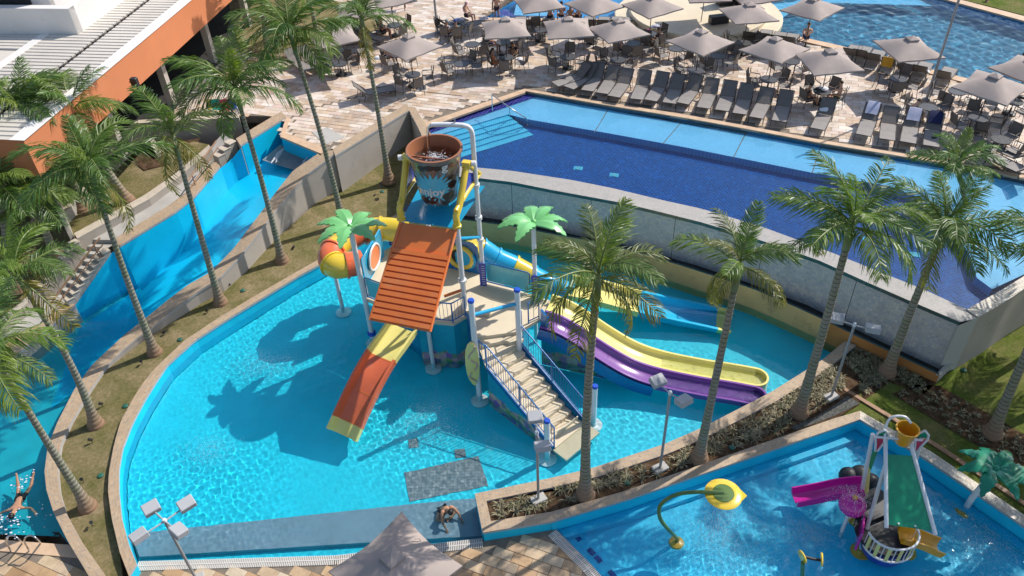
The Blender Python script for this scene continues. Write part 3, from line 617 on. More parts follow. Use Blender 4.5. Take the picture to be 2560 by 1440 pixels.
flat('far_lawn',PL([(640,135),(700,60),(800,-10),(1000,-60),(1000,-150),(800,-150),(560,-40),(600,130)],DA+.05),DA+.05,M['lawn'])
flat('far_lawn',PL([(640,150),(780,120),(900,85),(960,70),(905,20),(760,-20),(640,80)],DA+.06),DA+.06,M['lawn'])
# cut the terrace slab away where the far pools are: water lies just above the slab
# round stage between the far pools
t=thing('round_stage','round beige two-tier stage between the far pools','stage',tuple(P(1745,40,DA)))
c=P(1745,22,DA+.55)
for k,(ra,z0,z1) in enumerate(((5.0,DA-.4,DA+.25),(4.1,DA+.25,DA+.55))):
    b=MB(); b.lathe([(ra,z0),(ra,z1-.06),(ra-.06,z1),(0.01,z1)],(c.x,c.y,0),40); b.build('stage_tier',M['beige'],t,smooth=40)
# ---- pools' water
water('play_pool_water',[(p.x,p.y) for p in MAINP],-.03,.036,(.13,.52),.00145,3,M['water'],calm=.6,rings=[(-7.19,25.55,1.3,.002,.3)],chop=[(*P(1050,1060,0).xy,2.0,1.3),(*P(640,910,0).xy,1.8,1.0),(*P(620,1090,0).xy,1.6,.8),(-7.0,25.0,1.5,.9)])
water('toddler_pool_water',[(p.x,p.y) for p in KP],-.03,.036,(.13,.5),.0019,5,M['water'],calm=.5,chop=[(*P(1830,1350,0).xy,1.7,1.1),(*P(2440,1350,0).xy,1.6,.9),(*P(2000,1330,0).xy,1.2,.8)])
water('river_water',[(p.x,p.y) for p in RB],-.05,.09,(.5,1.6),.0011,7,M['waterdeep'],calm=.5)
water('upper_pool_water',[(p.x,p.y) for p in UP],UW,.08,(.45,1.4),.0005,9,M['water'])
water('far_pool_water',[(p.x,p.y) for p in FP if True],DA-.06,.10,(.35,1.2),.0032,11,M['waterdeep'])
water('far_pool_water',[(p.x,p.y) for p in FPB],DA-.06,.12,(.45,1.2),.0018,12,M['water'])
# ================================================ PLAY TOWER
Z3=lambda x,y,z:Vector((x,y,z))
def online(px,py,A,B):
    "survey a picture point onto the vertical plane through A and B"
    n=Vector((B.y-A.y,-(B.x-A.x),0)); v=_d*FPX+_r*(px-1280)-_u*(py-720); o=Vector((0,0,CAM_H)); k=(A-o).dot(n)/v.dot(n); return o+v*k
def bolts(mb,pts,r=.02):
    for p in pts: mb.lathe([(r,0),(r,.015),(r*.5,.025)],p,6)
def ocean_mat():
    m,t,b=nmat('ocean_print'); c=coords(t); sp=node(t,'ShaderNodeSeparateXYZ'); t.links.new(c,sp.inputs[0])
    base=ramp(t,[(.3,(.012,.30,.44)),(.7,(.02,.40,.55))],noise(t,c,1.5,4)).outputs[0]
    v=node(t,'ShaderNodeTexVoronoi',i_Scale=4.5); t.links.new(c,v.inputs['Vector'])
    hs=ramp(t,[(0,(.5,.08,.2)),(.25,(.55,.42,.3)),(.45,(.25,.08,.4)),(.6,(.10,.32,.05)),(.8,(.6,.5,.38)),(1,(.55,.2,.05))],v.outputs['Color']).outputs[0]
    n=noise(t,c,2.6,3); ad=node(t,'ShaderNodeMath',operation='MULTIPLY_ADD'); ad.inputs[1].default_value=-1.3; t.links.new(sp.outputs[2],ad.inputs[0]); t.links.new(n,ad.inputs[2])
    f=ramp(t,[(-.0+.02,(0,0,0)),(.06,(1,1,1))],ad.outputs[0]).outputs[0]
    r=mix(t,f,base,hs); t.links.new(r,b.inputs['Base Color']); b.inputs['Roughness'].default_value=.3; b.inputs['Coat Weight'].default_value=.3; return m
M['ocean']=ocean_mat()
def rail(parent,path,h=1.0,rt=.028,gap=.13,low=.12,mat=None,drop0=0):
    "railing: top and bottom tubes, end posts, thin bars"
    mat=mat or M['blue']; path=[Vector(p) for p in path]; up=Z3(0,0,h); lw=Z3(0,0,low)
    b=MB(); b.tube([path[0]+lw*0,*[p+up for p in path],path[-1]],rt,8); b.tube([p+lw for p in path],rt*.8,6)
    for p in path[1:-1]: b.tube([p,p+up],rt,6)
    b.build('handrail',mat,parent,smooth=50)
    b=MB(); L_=sum((path[i+1]-path[i]).length for i in range(len(path)-1)); n=max(3,int(L_/gap)); pts=rs(path,n)
    for p in pts[1:-1]: b.tube([p+lw,p+up],.010,5)
    b.build('balusters',mat,parent)
PZ=2.0
tower=thing('play_tower','tall play tower with orange ribbed roof, stairs and tipping bucket in the pool','play tower',(-2.4,22.5,ZF))
T=tower
# platform and landing
PLT=[(-5.6,23.55),(-3.6,22.25),(-2.24,21.95),(-1.75,22.35),(-1.35,21.15),(.15,21.35),(1.0,22.0),(1.5,22.95),(.85,23.3),(-1.0,24.5),(-1.5,26.2),(-4.7,27.2),(-5.95,25.8)]
MB().prism(PLT,PZ-.14,PZ).build('platform',M['beige'],T)
S=Z3(.67,-.742,0); W=Z3(.742,.67,0); TOPM=Z3(-.42,20.50,0)
LND=[TOPM-W*.86,TOPM+W*.86,Z3(.35,21.3,0),Z3(-1.35,21.12,0)]
b=MB(); b.prism([(p.x,p.y) for p in LND],1.58,1.70); b.prism([(-1.25,20.85),(-.3,21.05),(-.15,20.95),(.25,21.1),(.3,21.5),(-1.3,21.3)],1.7,1.86); b.build('landing',M['beige'],T)
b=MB(); b.prism([(-2.0,22.5),(-.9,22.2),(-.7,22.9),(-1.7,23.6)],PZ,PZ+.16); b.build('platform_step',M['beige'],T)
NS=10; run=.33; rise=1.70/9
stairs=MB()
for i in range(NS):
    z=1.70-rise*(i+1); c=TOPM+S*(run*(i+.5)); 
    if i==NS-1: z=.02
    ang=math.atan2(W.y,W.x); stairs.box((c.x,c.y,z-.035),(1.5,run+.03,.07),ang); c2=TOPM+S*(run*i+.02); stairs.box((c2.x,c2.y,z+rise/2-.03),(1.46,.04,rise),ang)
    tr=stairs.build('stair_tread',M['beige'],T); stairs=MB()
c=TOPM+S*(run*NS+.25); MB().box((c.x,c.y,-.1),(1.7,.75,.12),math.atan2(W.y,W.x)).build('bottom_step',M['beige'],T)
for sd in(-1,1):
    e=W*(.80*sd); a0=TOPM+e; a1=TOPM+e+S*(run*NS)
    b=MB(); b.add([a0+Z3(0,0,1.72),a1+Z3(0,0,.10),a1+Z3(0,0,-.08),a0+Z3(0,0,1.46)],[(0,1,2,3)]); b.add([p+W*.05*sd for p in (a0+Z3(0,0,1.72),a1+Z3(0,0,.10),a1+Z3(0,0,-.08),a0+Z3(0,0,1.46))],[(3,2,1,0)]); b.add([a0+Z3(0,0,1.72),a1+Z3(0,0,.10),a1+Z3(0,0,.10)+W*.05*sd,a0+Z3(0,0,1.72)+W*.05*sd],[(0,1,2,3)]); b.build('stringer',M['blue'],T)
    rail(T,[a0+Z3(0,0,1.74),a0+S*(run*NS*.5)+Z3(0,0,.92),a1+Z3(0,0,.10)],1.0)
    if sd==-1: MB().add([a0+Z3(0,0,1.46),a1+Z3(0,0,-.08),a1+Z3(0,0,-.6),a0+Z3(0,0,-.6)],[(0,1,2,3)]).build('stair_side_panel',M['ocean'],T)
    else: MB().add([a0+Z3(0,0,1.46),a1+Z3(0,0,-.08),a1+Z3(0,0,-.6),a0+Z3(0,0,-.6)],[(0,1,2,3)]).build('stair_side_panel',M['teal'],T)
# short rails on the landing and balcony
rail(T,[Z3(-1.3,20.35,1.72),TOPM-W*.82+Z3(0,0,1.72)],.95)
rail(T,[Z3(.28,21.45,1.9),TOPM+W*.82+Z3(0,0,1.72)],1.0)
rail(T,[Z3(.55,21.75,PZ),Z3(.95,22.0,PZ)],1.0)
rail(T,[Z3(-3.0,22.12,PZ),Z3(-2.24,21.98,PZ),Z3(-1.78,22.33,PZ)],.95)
rail(T,[Z3(-4.75,27.1,PZ),Z3(-3.3,26.75,PZ)],1.0)
# panels under the platform
b=MB(); q=[Z3(-3.6,22.25,0),Z3(-2.24,21.97,0),Z3(-1.77,22.35,0),Z3(-1.36,21.2,0)]
for a,c in ((q[0],q[1]),(q[1],q[2])): b.add([a+Z3(0,0,-.6),c+Z3(0,0,-.6),c+Z3(0,0,1.87),a+Z3(0,0,1.87)],[(0,1,2,3)])
b.build('tower_base_panel',M['ocean'],T)
b=MB(); b.prism([(-5.2,24.2),(-3.6,22.6),(-1.8,22.8),(.3,22.2),(.6,23.0),(-1.5,24.5),(-4.6,26.6)],-.6,1.84); b.build('tower_base',M['teal'],T)
b=MB(); b.add([Z3(1.02,21.98,-.6),Z3(4.6,20.55,-.6),Z3(3.9,20.85,.35),Z3(2.6,21.35,.95),Z3(1.02,21.98,1.75)],[(0,1,2,3,4)]); b.build('slide_side_panel',M['ocean'],T)
# blue clip panel beside the main post
b=MB(); b.box((-1.55,21.65,1.65),(.05,.9,1.5),R_(22)); b.build('entry_panel',M['blue'],T)
# posts
def post(x,y,z1,r=.085,cap=True,z0=ZF,foot=False,mat=None):
    b=MB(); b.tube([Z3(x,y,z0),Z3(x,y,z1)],r,14); o=b.build('post',mat or M['white'],T,smooth=40)
    if cap: MB().lathe([(r*1.12,-.02),(r*1.12,.05),(r*.9,.08),(.005,.085)],(x,y,z1),14).build('post_cap',M['bluep'],o,smooth=40)
    if foot: MB().lathe([(.33,0),(.33,.06),(.24,.10),(.12,.12),(.11,.2),(r+.01,.22)],(x,y,z0+.02),20).build('foot_flange',M['whitep'],o,smooth=40)
    return o
post(-5.7,23.57,5.3,.10,False,foot=True)
MB().lathe([(.17,0),(.17,.12),(.11,.16)],(-5.7,23.57,.15),16).build('post_collar',M['bluep'],T,smooth=40)
post(-1.80,22.62,5.95,.10,False); post(-3.78,23.23,5.95,.10,False)
post(-1.39,20.21,4.55,.105,True,foot=True); post(.17,20.95,4.3,.105,True)
post(.95,17.38,1.6,.10,True,foot=True); post(2.69,18.80,1.62,.10,True,foot=True)
post(-3.2,22.0,1.9,.08,False,foot=True)
post(-3.1,25.2,5.9,.09,False)
p6=post(.87,23.25,5.35,.085,False)
# rear mast with filling pipe over the bucket
b=MB(); c=Z3(-1.10,24.12,0); b.tube([c+Z3(0,0,ZF),c+Z3(0,0,8.4)]+crv([c+Z3(0,0,8.5),c+Z3(-.03,0,8.78),c+Z3(-.22,.02,8.95),c+Z3(-.8,.06,9.0),c+Z3(-1.35,.1,9.0)],10),.085,12)
mast=b.build('filling_pipe',M['white'],T,smooth=50)
for z in (4.2,5.2,6.6): MB().lathe([(.13,-.06),(.13,.06)],(c.x,c.y,z),14).build('pipe_clamp',M['white'],mast,smooth=40)
MB().tube([c+Z3(-.55,.05,9.08),c+Z3(-.55,.05,9.22)],.03,8).build('valve',M['steel'],mast)
MB().tube([c+Z3(-1.35,.1,9.0),c+Z3(-1.48,.1,8.9),c+Z3(-1.52,.1,8.5),c+Z3(-1.54,.1,7.9)],[.06,.05,.045,.05],7).build('water_stream',M['water'],mast,smooth=60)
for x,y in ((-1.80,22.62),(-3.78,23.23)):
    MB().lathe([(.16,-.05),(.16,.02),(.115,.05)],(x,y,5.95),16).build('post_flange',M['yellow'],T,smooth=40)
for z,(x,y) in ((3.5,(-1.80,22.62)),): MB().lathe([(.16,-.05),(.16,.05)],(x,y,z),16).build('post_collar',M['white'],T,smooth=40)
# yellow bucket cradle
for (bx,by),(tx,ty,tz) in (((-3.78,23.23),(-3.43,24.22,7.7)),((-1.80,22.62),(-1.35,23.69,7.65))):
    a=Z3(bx,by,6.0); top=Z3(tx,ty,tz); back=Z3(tx+.38,ty+.95,6.75)
    b=MB(); b.tube([a,a+Z3(0,0,.35)]+[a.lerp(top,k)+Z3(0,0,.1) for k in(.3,.6,.9)]+[top],.12,12); b.build('cradle_leg',M['yellow'],T,smooth=50)
    b=MB(); b.tube([a+Z3(0,0,.55),a.lerp(back,.5)+Z3(0,0,.30),back],.085,10); b.tube([back,top+Z3(.05,.1,-.05)],.085,10); b.build('cradle_brace',M['yellow'],T,smooth=50)
    MB().add([a+Z3(.02,.05,.55),back,top+Z3(0,0,-.25)],[(0,1,2)]).build('graphic_panel',M['indigo'],T)
    b=MB(); b.box(top+Z3(0,0,.08),(.3,.22,.22),R_(-18)); b.build('bearing_block',M['yellow'],T); 
    MB().lathe([(.10,0),(.10,.14),(.07,.16)],top+Z3(.16 if tx>-2 else -.3,0,.1),12,0,Matrix.Rotation(R_(90),3,'Y')).build('bearing_cap',M['whitep'],T,smooth=40)
# tipping bucket
BC=Z3(-2.42,23.93,0); ZB0,ZB1=6.33,8.28; RB0,RB1=.66,.94
bk=MB().lathe([(.01,ZB0),(RB0-.05,ZB0),(RB0,ZB0+.06),(RB1-.02,ZB1-.1),(RB1+.03,ZB1-.08),(RB1+.03,ZB1)],(BC.x,BC.y,0),40,cap=False).build('bucket_shell',M['buck'],T,smooth=40)
MB().lathe([(RB1+.03,ZB1),(RB1-.05,ZB1),(RB1-.07,ZB1-.1),(RB1-.22,7.15),(.01,7.15)],(BC.x,BC.y,0),40,cap=False).build('bucket_lining',M['brown'],bk,smooth=40)
MB().lathe([(RB1-.12,7.86),(.01,7.86)],(BC.x,BC.y,0),40,cap=False).build('bucket_water',M['water'],bk)
b=MB()
for i in range(420):
    a=rnd.uniform(0,6.28); q=abs(rnd.gauss(0,.30)); b.lathe([(.002,-.012),(.008+.016*rnd.random(),0),(.002,.012)],(BC.x+q*math.cos(a),BC.y-.05+q*math.sin(a),7.88+rnd.random()*.12*max(0,1-q*2)),5)
o=b.build('bucket_foam',M['towelw'],bk); o['kind']='stuff'
MB().box((BC.x,BC.y-.15,7.95),(1.72,.06,.05),R_(-17)).build('bucket_crossbar',M['brown'],bk)
def on_bucket(u,v,off,phi0=R_(-97)):
    k=(v-ZB0)/(ZB1-ZB0); r=RB0+(RB1-RB0)*k+off; a=phi0+u/.8; return (BC.x+r*math.cos(a),BC.y+r*math.sin(a),v)
# cyan splash print
b=MB(); prof=[]; rs2=random.Random(4); n=22
for i in range(n*2):
    a=math.pi*i/n; r=(.72+.28*rs2.random() if i%2 else .46+.06*rs2.random()); 
    prof.append((r*math.cos(a)*1.05-.05,7.12+r*math.sin(a)*.88))
ctr=(-.05,7.10); fine=[]
for i in range(len(prof)):
    p,q=prof[i],prof[(i+1)%len(prof)]; fine+=[p]
vs=[on_bucket(*ctr,.012)]
for kk in(.25,.5,.75,1.0): vs+=[on_bucket(ctr[0]+(p[0]-ctr[0])*kk,ctr[1]+(p[1]-ctr[1])*kk,.012) for p in fine]
N_=len(fine); fs=[(0,1+i,1+(i+1)%N_) for i in range(N_)]
for k in range(3): fs+=[(1+k*N_+i,1+(k+1)*N_+i,1+(k+1)*N_+(i+1)%N_,1+k*N_+(i+1)%N_) for i in range(N_)]
b.add(vs,fs); b.build('splash_print',M['splash'],bk)
# dark brown chocolate blotches along the foot
for u,v,s_ in((-.45,6.55,.2),(-.12,6.62,.24),(.55,6.7,.26),(.42,6.45,.16),(.72,7.15,.2),(.62,7.5,.12),(-.3,7.95,.13),(-.05,8.0,.15),(.2,7.98,.12)):
    b=MB(); pr=[on_bucket(u+s_*math.cos(t_)*(1+.2*math.sin(3*t_)),v+s_*.75*math.sin(t_),.016) for t_ in np.linspace(0,6.28,15)[:-1]]; b.add([on_bucket(u,v,.018)]+pr,[(0,1+i,1+(i+1)%14) for i in range(14)]); b.build('chocolate_print',M['choc'],bk)
def text_mesh(s,size,ext=.0,bold=.012):
    c=bpy.data.curves.new('txt','FONT'); c.body=s; c.size=size; c.align_x='CENTER'; c.align_y='CENTER'; c.offset=bold; c.resolution_u=3
    o=bpy.data.objects.new('txt',c); COL.objects.link(o); bpy.context.view_layer.update(); me=bpy.data.meshes.new_from_object(o.evaluated_get(bpy.context.evaluated_depsgraph_get())); bpy.data.objects.remove(o)
    return [(v.co.x,v.co.y) for v in me.vertices],[tuple(p.vertices) for p in me.polygons]
def bucket_text(s,size,u0,v0,mat,name='lettering',rot=0,phi=R_(-97)):
    vs,fs=text_mesh(s,size); b=MB(); cr,sr=math.cos(rot),math.sin(rot); b.add([on_bucket(u0+x*cr-y*sr,v0+x*sr+y*cr,.024,phi) for x,y in vs],fs); b.build(name,mat,bk)
bucket_text('enjoy',.46,-.12,6.98,M['whitep'])
bucket_text('g',.42,.42,8.0,M['whitep']); bucket_text('o',.36,.66,8.0,M['brown'])
# orange ribbed roof that throws the water forward
ROT=[P(1002,556,5.82),P(1141,575,5.82)]; ROB=[P(925,800,3.8),P(1076,830,3.8)]
roof=MB(); roof.add([ROT[0],ROT[1],ROB[1],ROB[0]],[(0,1,2,3)]); nrm=(ROT[1]-ROT[0]).cross(ROB[0]-ROT[0]).normalized(); nrm=nrm if nrm.z>0 else -nrm
roof.add([p-nrm*.06 for p in(ROT[0],ROT[1],ROB[1],ROB[0])],[(3,2,1,0)])
for a,c in((0,1),(1,2),(2,3),(3,0)):
    L4=[ROT[0],ROT[1],ROB[1],ROB[0]]; roof.add([L4[a],L4[c],L4[c]-nrm*.06,L4[a]-nrm*.06],[(0,1,2,3)])
ro=roof.build('roof',M['orange'],T)
for i in range(12):
    f0=.27+.73*i/12.0; f1=f0+.044; l0,r0_=ROT[0].lerp(ROB[0],f0),ROT[1].lerp(ROB[1],f0); l1,r1_=ROT[0].lerp(ROB[0],f1),ROT[1].lerp(ROB[1],f1)
    dl=(r0_-l0)*.015; b=MB(); b.loft([[l0+dl+nrm*.0,l0+dl+nrm*.09,l1+dl+nrm*.09,l1+dl],[r0_-dl,r0_-dl+nrm*.09,r1_-dl+nrm*.09,r1_-dl]],True,0,True); b.build('roof_rib',M['orange'],ro)
for A_,B_ in((ROT[0],ROB[0]),(ROT[1],ROB[1])): MB().tube([A_+nrm*.03,B_+nrm*.03],.05,8).build('roof_edge',M['orange'],ro,smooth=50)
BKP=[P(1003,552,5.84),P(1140,571,5.84)]; bx=Z3(.34,.94,.06)*2.3
b=MB(); b.add([BKP[0],BKP[1],BKP[1]+bx+Z3(.25,0,.15),BKP[0]+bx+Z3(-.1,0,.15)],[(0,1,2,3)]); b.build('splash_plate',M['teal'],T)
MB().tube([Z3(-1.10,24.12,4.3),Z3(-1.75,22.75,5.3)],.06,8).build('brace_tube',M['slideblue'],T,smooth=50)
# glass-like side panels, portal, growth-chart signs
def panel(c0,c1,z0,z1,mat,name='side_panel',frame=M['blue'],th=.03):
    b=MB(); u=(c1-c0).normalized(); b.add([c0+u*.05+Z3(0,0,z0+.05),c1-u*.05+Z3(0,0,z0+.05),c1-u*.05+Z3(0,0,z1-.05),c0+u*.05+Z3(0,0,z1-.05)],[(0,1,2,3)]); o=b.build(name,mat,T)
    f=MB(); f.tube([c0+Z3(0,0,z0),c0+Z3(0,0,z1-.06),c0+u*.06+Z3(0,0,z1),c1-u*.06+Z3(0,0,z1),c1+Z3(0,0,z1-.06),c1+Z3(0,0,z0),c0+Z3(0,0,z0)],.028,8); f.build('panel_frame',frame,o,smooth=50); return o
panel(Z3(-5.58,23.62,0),Z3(-4.55,22.98,0),PZ+.08,PZ+1.05,M['glasspanel'])
panel(Z3(-1.0,24.2,0),Z3(.68,23.42,0),PZ+.10,PZ+1.05,M['glasspanel'])
panel(Z3(1.35,23.0,0),Z3(.95,23.2,0),PZ+.10,PZ+1.0,M['teal'])
o=panel(Z3(-5.72,24.3,0),Z3(-5.2,26.3,0),PZ+.05,PZ+1.35,M['teal'],'portal_panel',M['slideblue']); 
b=MB(); c=Z3(-5.42,25.3,PZ+.72); u=Z3(.52,2.0,0).normalized(); nn=Z3(u.y,-u.x,0)
pr=[c+u*(.62*math.cos(a)*(.9 if abs(math.cos(a))>.7 else 1))+Z3(0,0,.52*math.sin(a)) for a in np.linspace(0,6.28,17)[:-1]]
b.add([p+nn*.03 for p in pr],[tuple(range(16))]); b.build('portal_opening',M['orange'],o)
MB().tube([p+nn*.035 for p in pr]+[pr[0]+nn*.035],.045,6).build('portal_rim',M['whitep'],o,smooth=50)
for x,y in((-1.10,24.0),(.87,23.13),(-4.9,26.9)):
    s_=MB(); s_.box((x,y-.03,PZ+.62),(.26,.03,1.1),R_(-10)); so=s_.build('height_chart',M['indigo'],T)
    l=MB()
    for i in range(9): l.box((x+.02,y-.055,PZ+.18+i*.11),(.13,.012,.018),R_(-10))
    l.build('chart_marks',M['whitep'],so)['kind']='stuff'
# crawl panel with yellow ring and dark mouth
b=MB(); c=Z3(-1.95,25.05,PZ+.72); u=Z3(.93,-.36,0); nn=Z3(-.36,-.93,0)
b.add([c-u*.85+Z3(0,0,-.72),c+u*.75+Z3(0,0,-.72),c+u*.75+Z3(0,0,.6),c+u*.55+Z3(0,0,.8),c-u*.85+Z3(0,0,.8)],[(0,1,2,3,4)]); pn=b.build('crawl_panel',M['blue'],T)
ring=[c+u*(.5*math.cos(a))+Z3(0,0,.5*math.sin(a)) for a in np.linspace(0,6.283,25)]
MB().tube([p+nn*.04 for p in ring],.10,8,cap=False).build('tube_mouth_ring',M['yellow'],pn,smooth=50)
MB().add([p+nn*.03 for p in ring[:-1]],[tuple(range(24))]).build('tube_mouth',M['dark'],pn)
# horizontal play bars
MB().tube([Z3(.17,20.95,3.72),Z3(-1.39,20.21,3.92)],.07,10).build('crossbar',M['slideblue'],T,smooth=50)
MB().tube([Z3(-1.80,22.62,3.05),Z3(-2.5,22.35,3.0)],.06,10).build('crossbar',M['orange'],T,smooth=50)
# surfboard on the front post
b=MB(); c=Z3(-1.52,20.05,1.75); u=Z3(.75,.66,0).normalized(); u=Z3(.8,.2,0).normalized(); nn=Z3(u.y,-u.x,0)
half=[(0,1.08),(.12,.98),(.21,.75),(.25,.4),(.26,0),(.24,-.4),(.18,-.75),(.08,-1.0),(0,-1.1)]
out=[(x,z) for x,z in half]+[(-x,z) for x,z in half[::-1][1:-1]]
b.loft([[c+u*x*.9+Z3(0,0,z*.98)-nn*.05 for x,z in out],[c+u*x+Z3(0,0,z) for x,z in out],[c+u*x*.9+Z3(0,0,z*.98)+nn*.05 for x,z in out]],True,0,True); sb=b.build('surfboard',M['yellowp'],T,smooth=40)
for k in range(3):
    pts=[c+u*(.17*math.sin(1.6*s+k*2.0)*(1-.3*abs(s)))+Z3(0,0,.62-k*.62+s*.26)+nn*.06 for s in np.linspace(-1,1,9)]; MB().tube(pts,.03,6).build('board_swirl',surf('pink_print',(.52,.36,.30),.4) if k==0 else bpy.data.materials['pink_print'],sb,smooth=50)
# ---- slides
def uprof(w_,h,th=.05,lip=.10):
    r=.16; ins=[(-w_/2,h),(-w_/2+.02,r),(-w_/2+r*.5,.05),(-w_/4,.0),(w_/4,.0),(w_/2-r*.5,.05),(w_/2-.02,r),(w_/2,h)]
    out=[(w_/2+lip,h),(w_/2+lip,h-.06),(w_/2+.05,h-.10),(w_/2+.04,.0),(w_/2-.12,-th),(-w_/2+.12,-th),(-w_/2-.04,0),(-w_/2-.05,h-.10),(-w_/2-lip,h-.06),(-w_/2-lip,h)]
    return ins+out
def slide_part(name,pts,prof,mat,parent): return MB().sweep(pts,prof,0,True).build(name,mat,parent,smooth=45)
s1=thing('body_slide','straight orange and yellow slide coming out from under the ribbed roof into the pool','slide',tuple(P(860,1090,ZF)))
pa,pb=P(1012,822,1.9),P(862,1090,.08); pth=[online(x,y,pa,pb) for x,y in((1012,822),(985,860),(958,897),(930,945),(905,995),(882,1045),(862,1090))]
pth=crv(pth,25); pf=uprof(1.08,.32)
slide_part('slide_section',pth[:9],pf,M['yellowp'],s1); slide_part('slide_section',pth[8:22],[(x*1.0,z) for x,z in pf],M['orangeslide'],s1); slide_part('slide_section',pth[21:],pf,M['yellowp'],s1)
def seams(pts,prof,idx,mat,par):
    for i in idx:
        p=pts[i]; d=(pts[i+1]-pts[i]).normalized()*.02; MB().sweep([p-d,p+d],[(x*1.012+(.0),z+(-.012 if k>=8 else .006)) for k,(x,z) in enumerate(prof)],0,True).build('joint_seam',mat,par)
seams(pth,pf,(8,15,21),M['orange'],s1)
# film of running water in the orange flume
fl=MB(); A=[p+Z3(-.4,-.12,.035) for p in pth[2:]]; B=[p+Z3(.4,.12,.035) for p in pth[2:]]
ds=thing('twin_slide','twin waved slide, purple lane beside pale yellow lane, running to the planter rim','slide',tuple(P(1880,975,ZF)))
pa,pb=P(1366,789,2.1),P(1885,976,.12)
pts=[online(x,y,pa,pb) for x,y in((1362,787),(1400,800),(1439,822),(1508,868),(1575,906),(1647,931),(1751,953),(1820,964),(1885,976))]
pts=crv(pts,48)
def lane(off,wd):
    base=uprof(wd-.16,.26,.05,.08); return [(x+off,z) for x,z in base]
for off,mt in((.47,M['purpleg']),(-.47,M['yellowp'])):
    slide_part('slide_lane',pts,lane(off,.94),mt,ds); seams(pts,lane(off,.94),(9,19,29,39),mt,ds)
    # closed round end
    p,q=pts[-1],pts[-2]; t_=(p-q).normalized(); a_=t_.cross(Z3(0,0,1)).normalized(); cc=p+a_*off
    b=MB(); r0_=.39; outer=[cc+a_*(.47*math.cos(x))+t_*(.47*math.sin(x)) for x in np.linspace(0,math.pi,15)]; inner=[cc+a_*(r0_*math.cos(x))+t_*(r0_*math.sin(x)) for x in np.linspace(0,math.pi,15)]
    b.band([v+Z3(0,0,.26) for v in inner],[v+Z3(0,0,.26) for v in outer]); b.band([v+Z3(0,0,.0) for v in inner],[v+Z3(0,0,.26) for v in inner]); b.band([v+Z3(0,0,.26) for v in outer],[v+Z3(0,0,-.25) for v in outer]); b.add([v+Z3(0,0,.0) for v in inner],[tuple(range(15))]); b.build('slide_end',mt,ds,smooth=40)
LW=[(off,[p for p in pts[30:]]) for off in(.47,-.47)]
b=MB(); b.sweep(pts[:30],[(.99,.18),(.99,-.35),(.90,-.35),(.90,.10)],0,True); b.build('slide_skirt',M['blue'],ds,smooth=40)
MB().box(pts[0]+Z3(-.05,-.72,.35),(.08,.5,.75),R_(25)).build('entry_cheek',M['blue'],ds)
for off,L_ in LW:
    t_=(L_[-1]-L_[0]).normalized(); a_=t_.cross(Z3(0,0,1)).normalized(); e_=L_[-1]+t_*.33
    pl=[(q.x,q.y) for q in [L_[0]+a_*(off-.34),e_+a_*(off-.34),e_+a_*(off+.34),L_[0]+a_*(off+.34)]]
    wo=water('slide_water',pl,L_[-1].z+.10,.035,(.12,.4),.0035,21,M['water']); wo.parent=ds; wo.location=-ds.location; del wo['kind']
s3=thing('family_slide','low yellow and blue slide leading away from the blue tube','slide',tuple(P(1810,812,ZF)))
pa,pb=P(1440,733,.55),P(1822,815,-.28); pts=crv([online(x,y,pa,pb) for x,y in((1425,727),(1500,742),(1590,766),(1690,788),(1760,803),(1822,817))],30)
pf=uprof(1.15,.34,.05,.12)
slide_part('slide_section',pts[:13],pf,M['yellowp'],s3); slide_part('slide_section',pts[12:27],pf,M['slideblue2'],s3); slide_part('slide_section',pts[26:],pf,M['yellowp'],s3)
def tube_slide(name,label,pts,cols,r=.46,cat='tube slide'):
    t=thing(name,label,cat,tuple(Z3(pts[0].x,pts[0].y,ZF))); n=len(cols); L_=crv(pts,n*8+1)
    for i,mt in enumerate(cols):
        seg=L_[i*8:(i+1)*8+1]; MB().tube(seg,r,20,cap=False).build('tube_section',mt,t,smooth=60)
        d=(L_[i*8+1]-L_[i*8]).normalized(); MB().tube([L_[i*8]-d*.04,L_[i*8]+d*.04],r+.06,20).build('joint_flange',mt,t,smooth=30)
    return t
t1=tube_slide('crawl_tube','orange and yellow crawl tube looping out beside the green artificial palm',PL([(1010,578,2.8),(960,573,2.8),(918,577,2.8),(882,592,2.8),(850,612,2.8),(826,640,2.8),(838,664,2.75),(872,662,2.7),(905,655,2.65)]),[M['yellow'],M['yellow'],M['orangeslide'],M['yellow'],M['orangeslide'],M['yellow'],M['orangeslide']],.50)
b=MB(); b.tube([Z3(-7.19,25.55,ZF),Z3(-7.19,25.55,2.2)],.085,12); b.lathe([(.33,0),(.33,.06),(.2,.1)],(-7.19,25.55,ZF+.02),18); b.lathe([(.085,2.1),(.3,2.25),(.3,2.3)],(-7.19,25.55,0),14); b.build('support_post',M['white'],t1,smooth=40)
tube_slide('tube_slide','blue and yellow enclosed tube slide behind the tower, feeding the low slide',PL([(1163,648,2.65),(1180,628,2.65),(1205,622,2.6),(1240,644,2.2),(1285,664,1.8),(1330,688,1.4),(1375,710,1.0),(1430,733,.7)]),[M['slideblue'],M['yellow'],M['slideblue'],M['slideblue'],M['yellow'],M['slideblue'],M['slideblue']],.41)
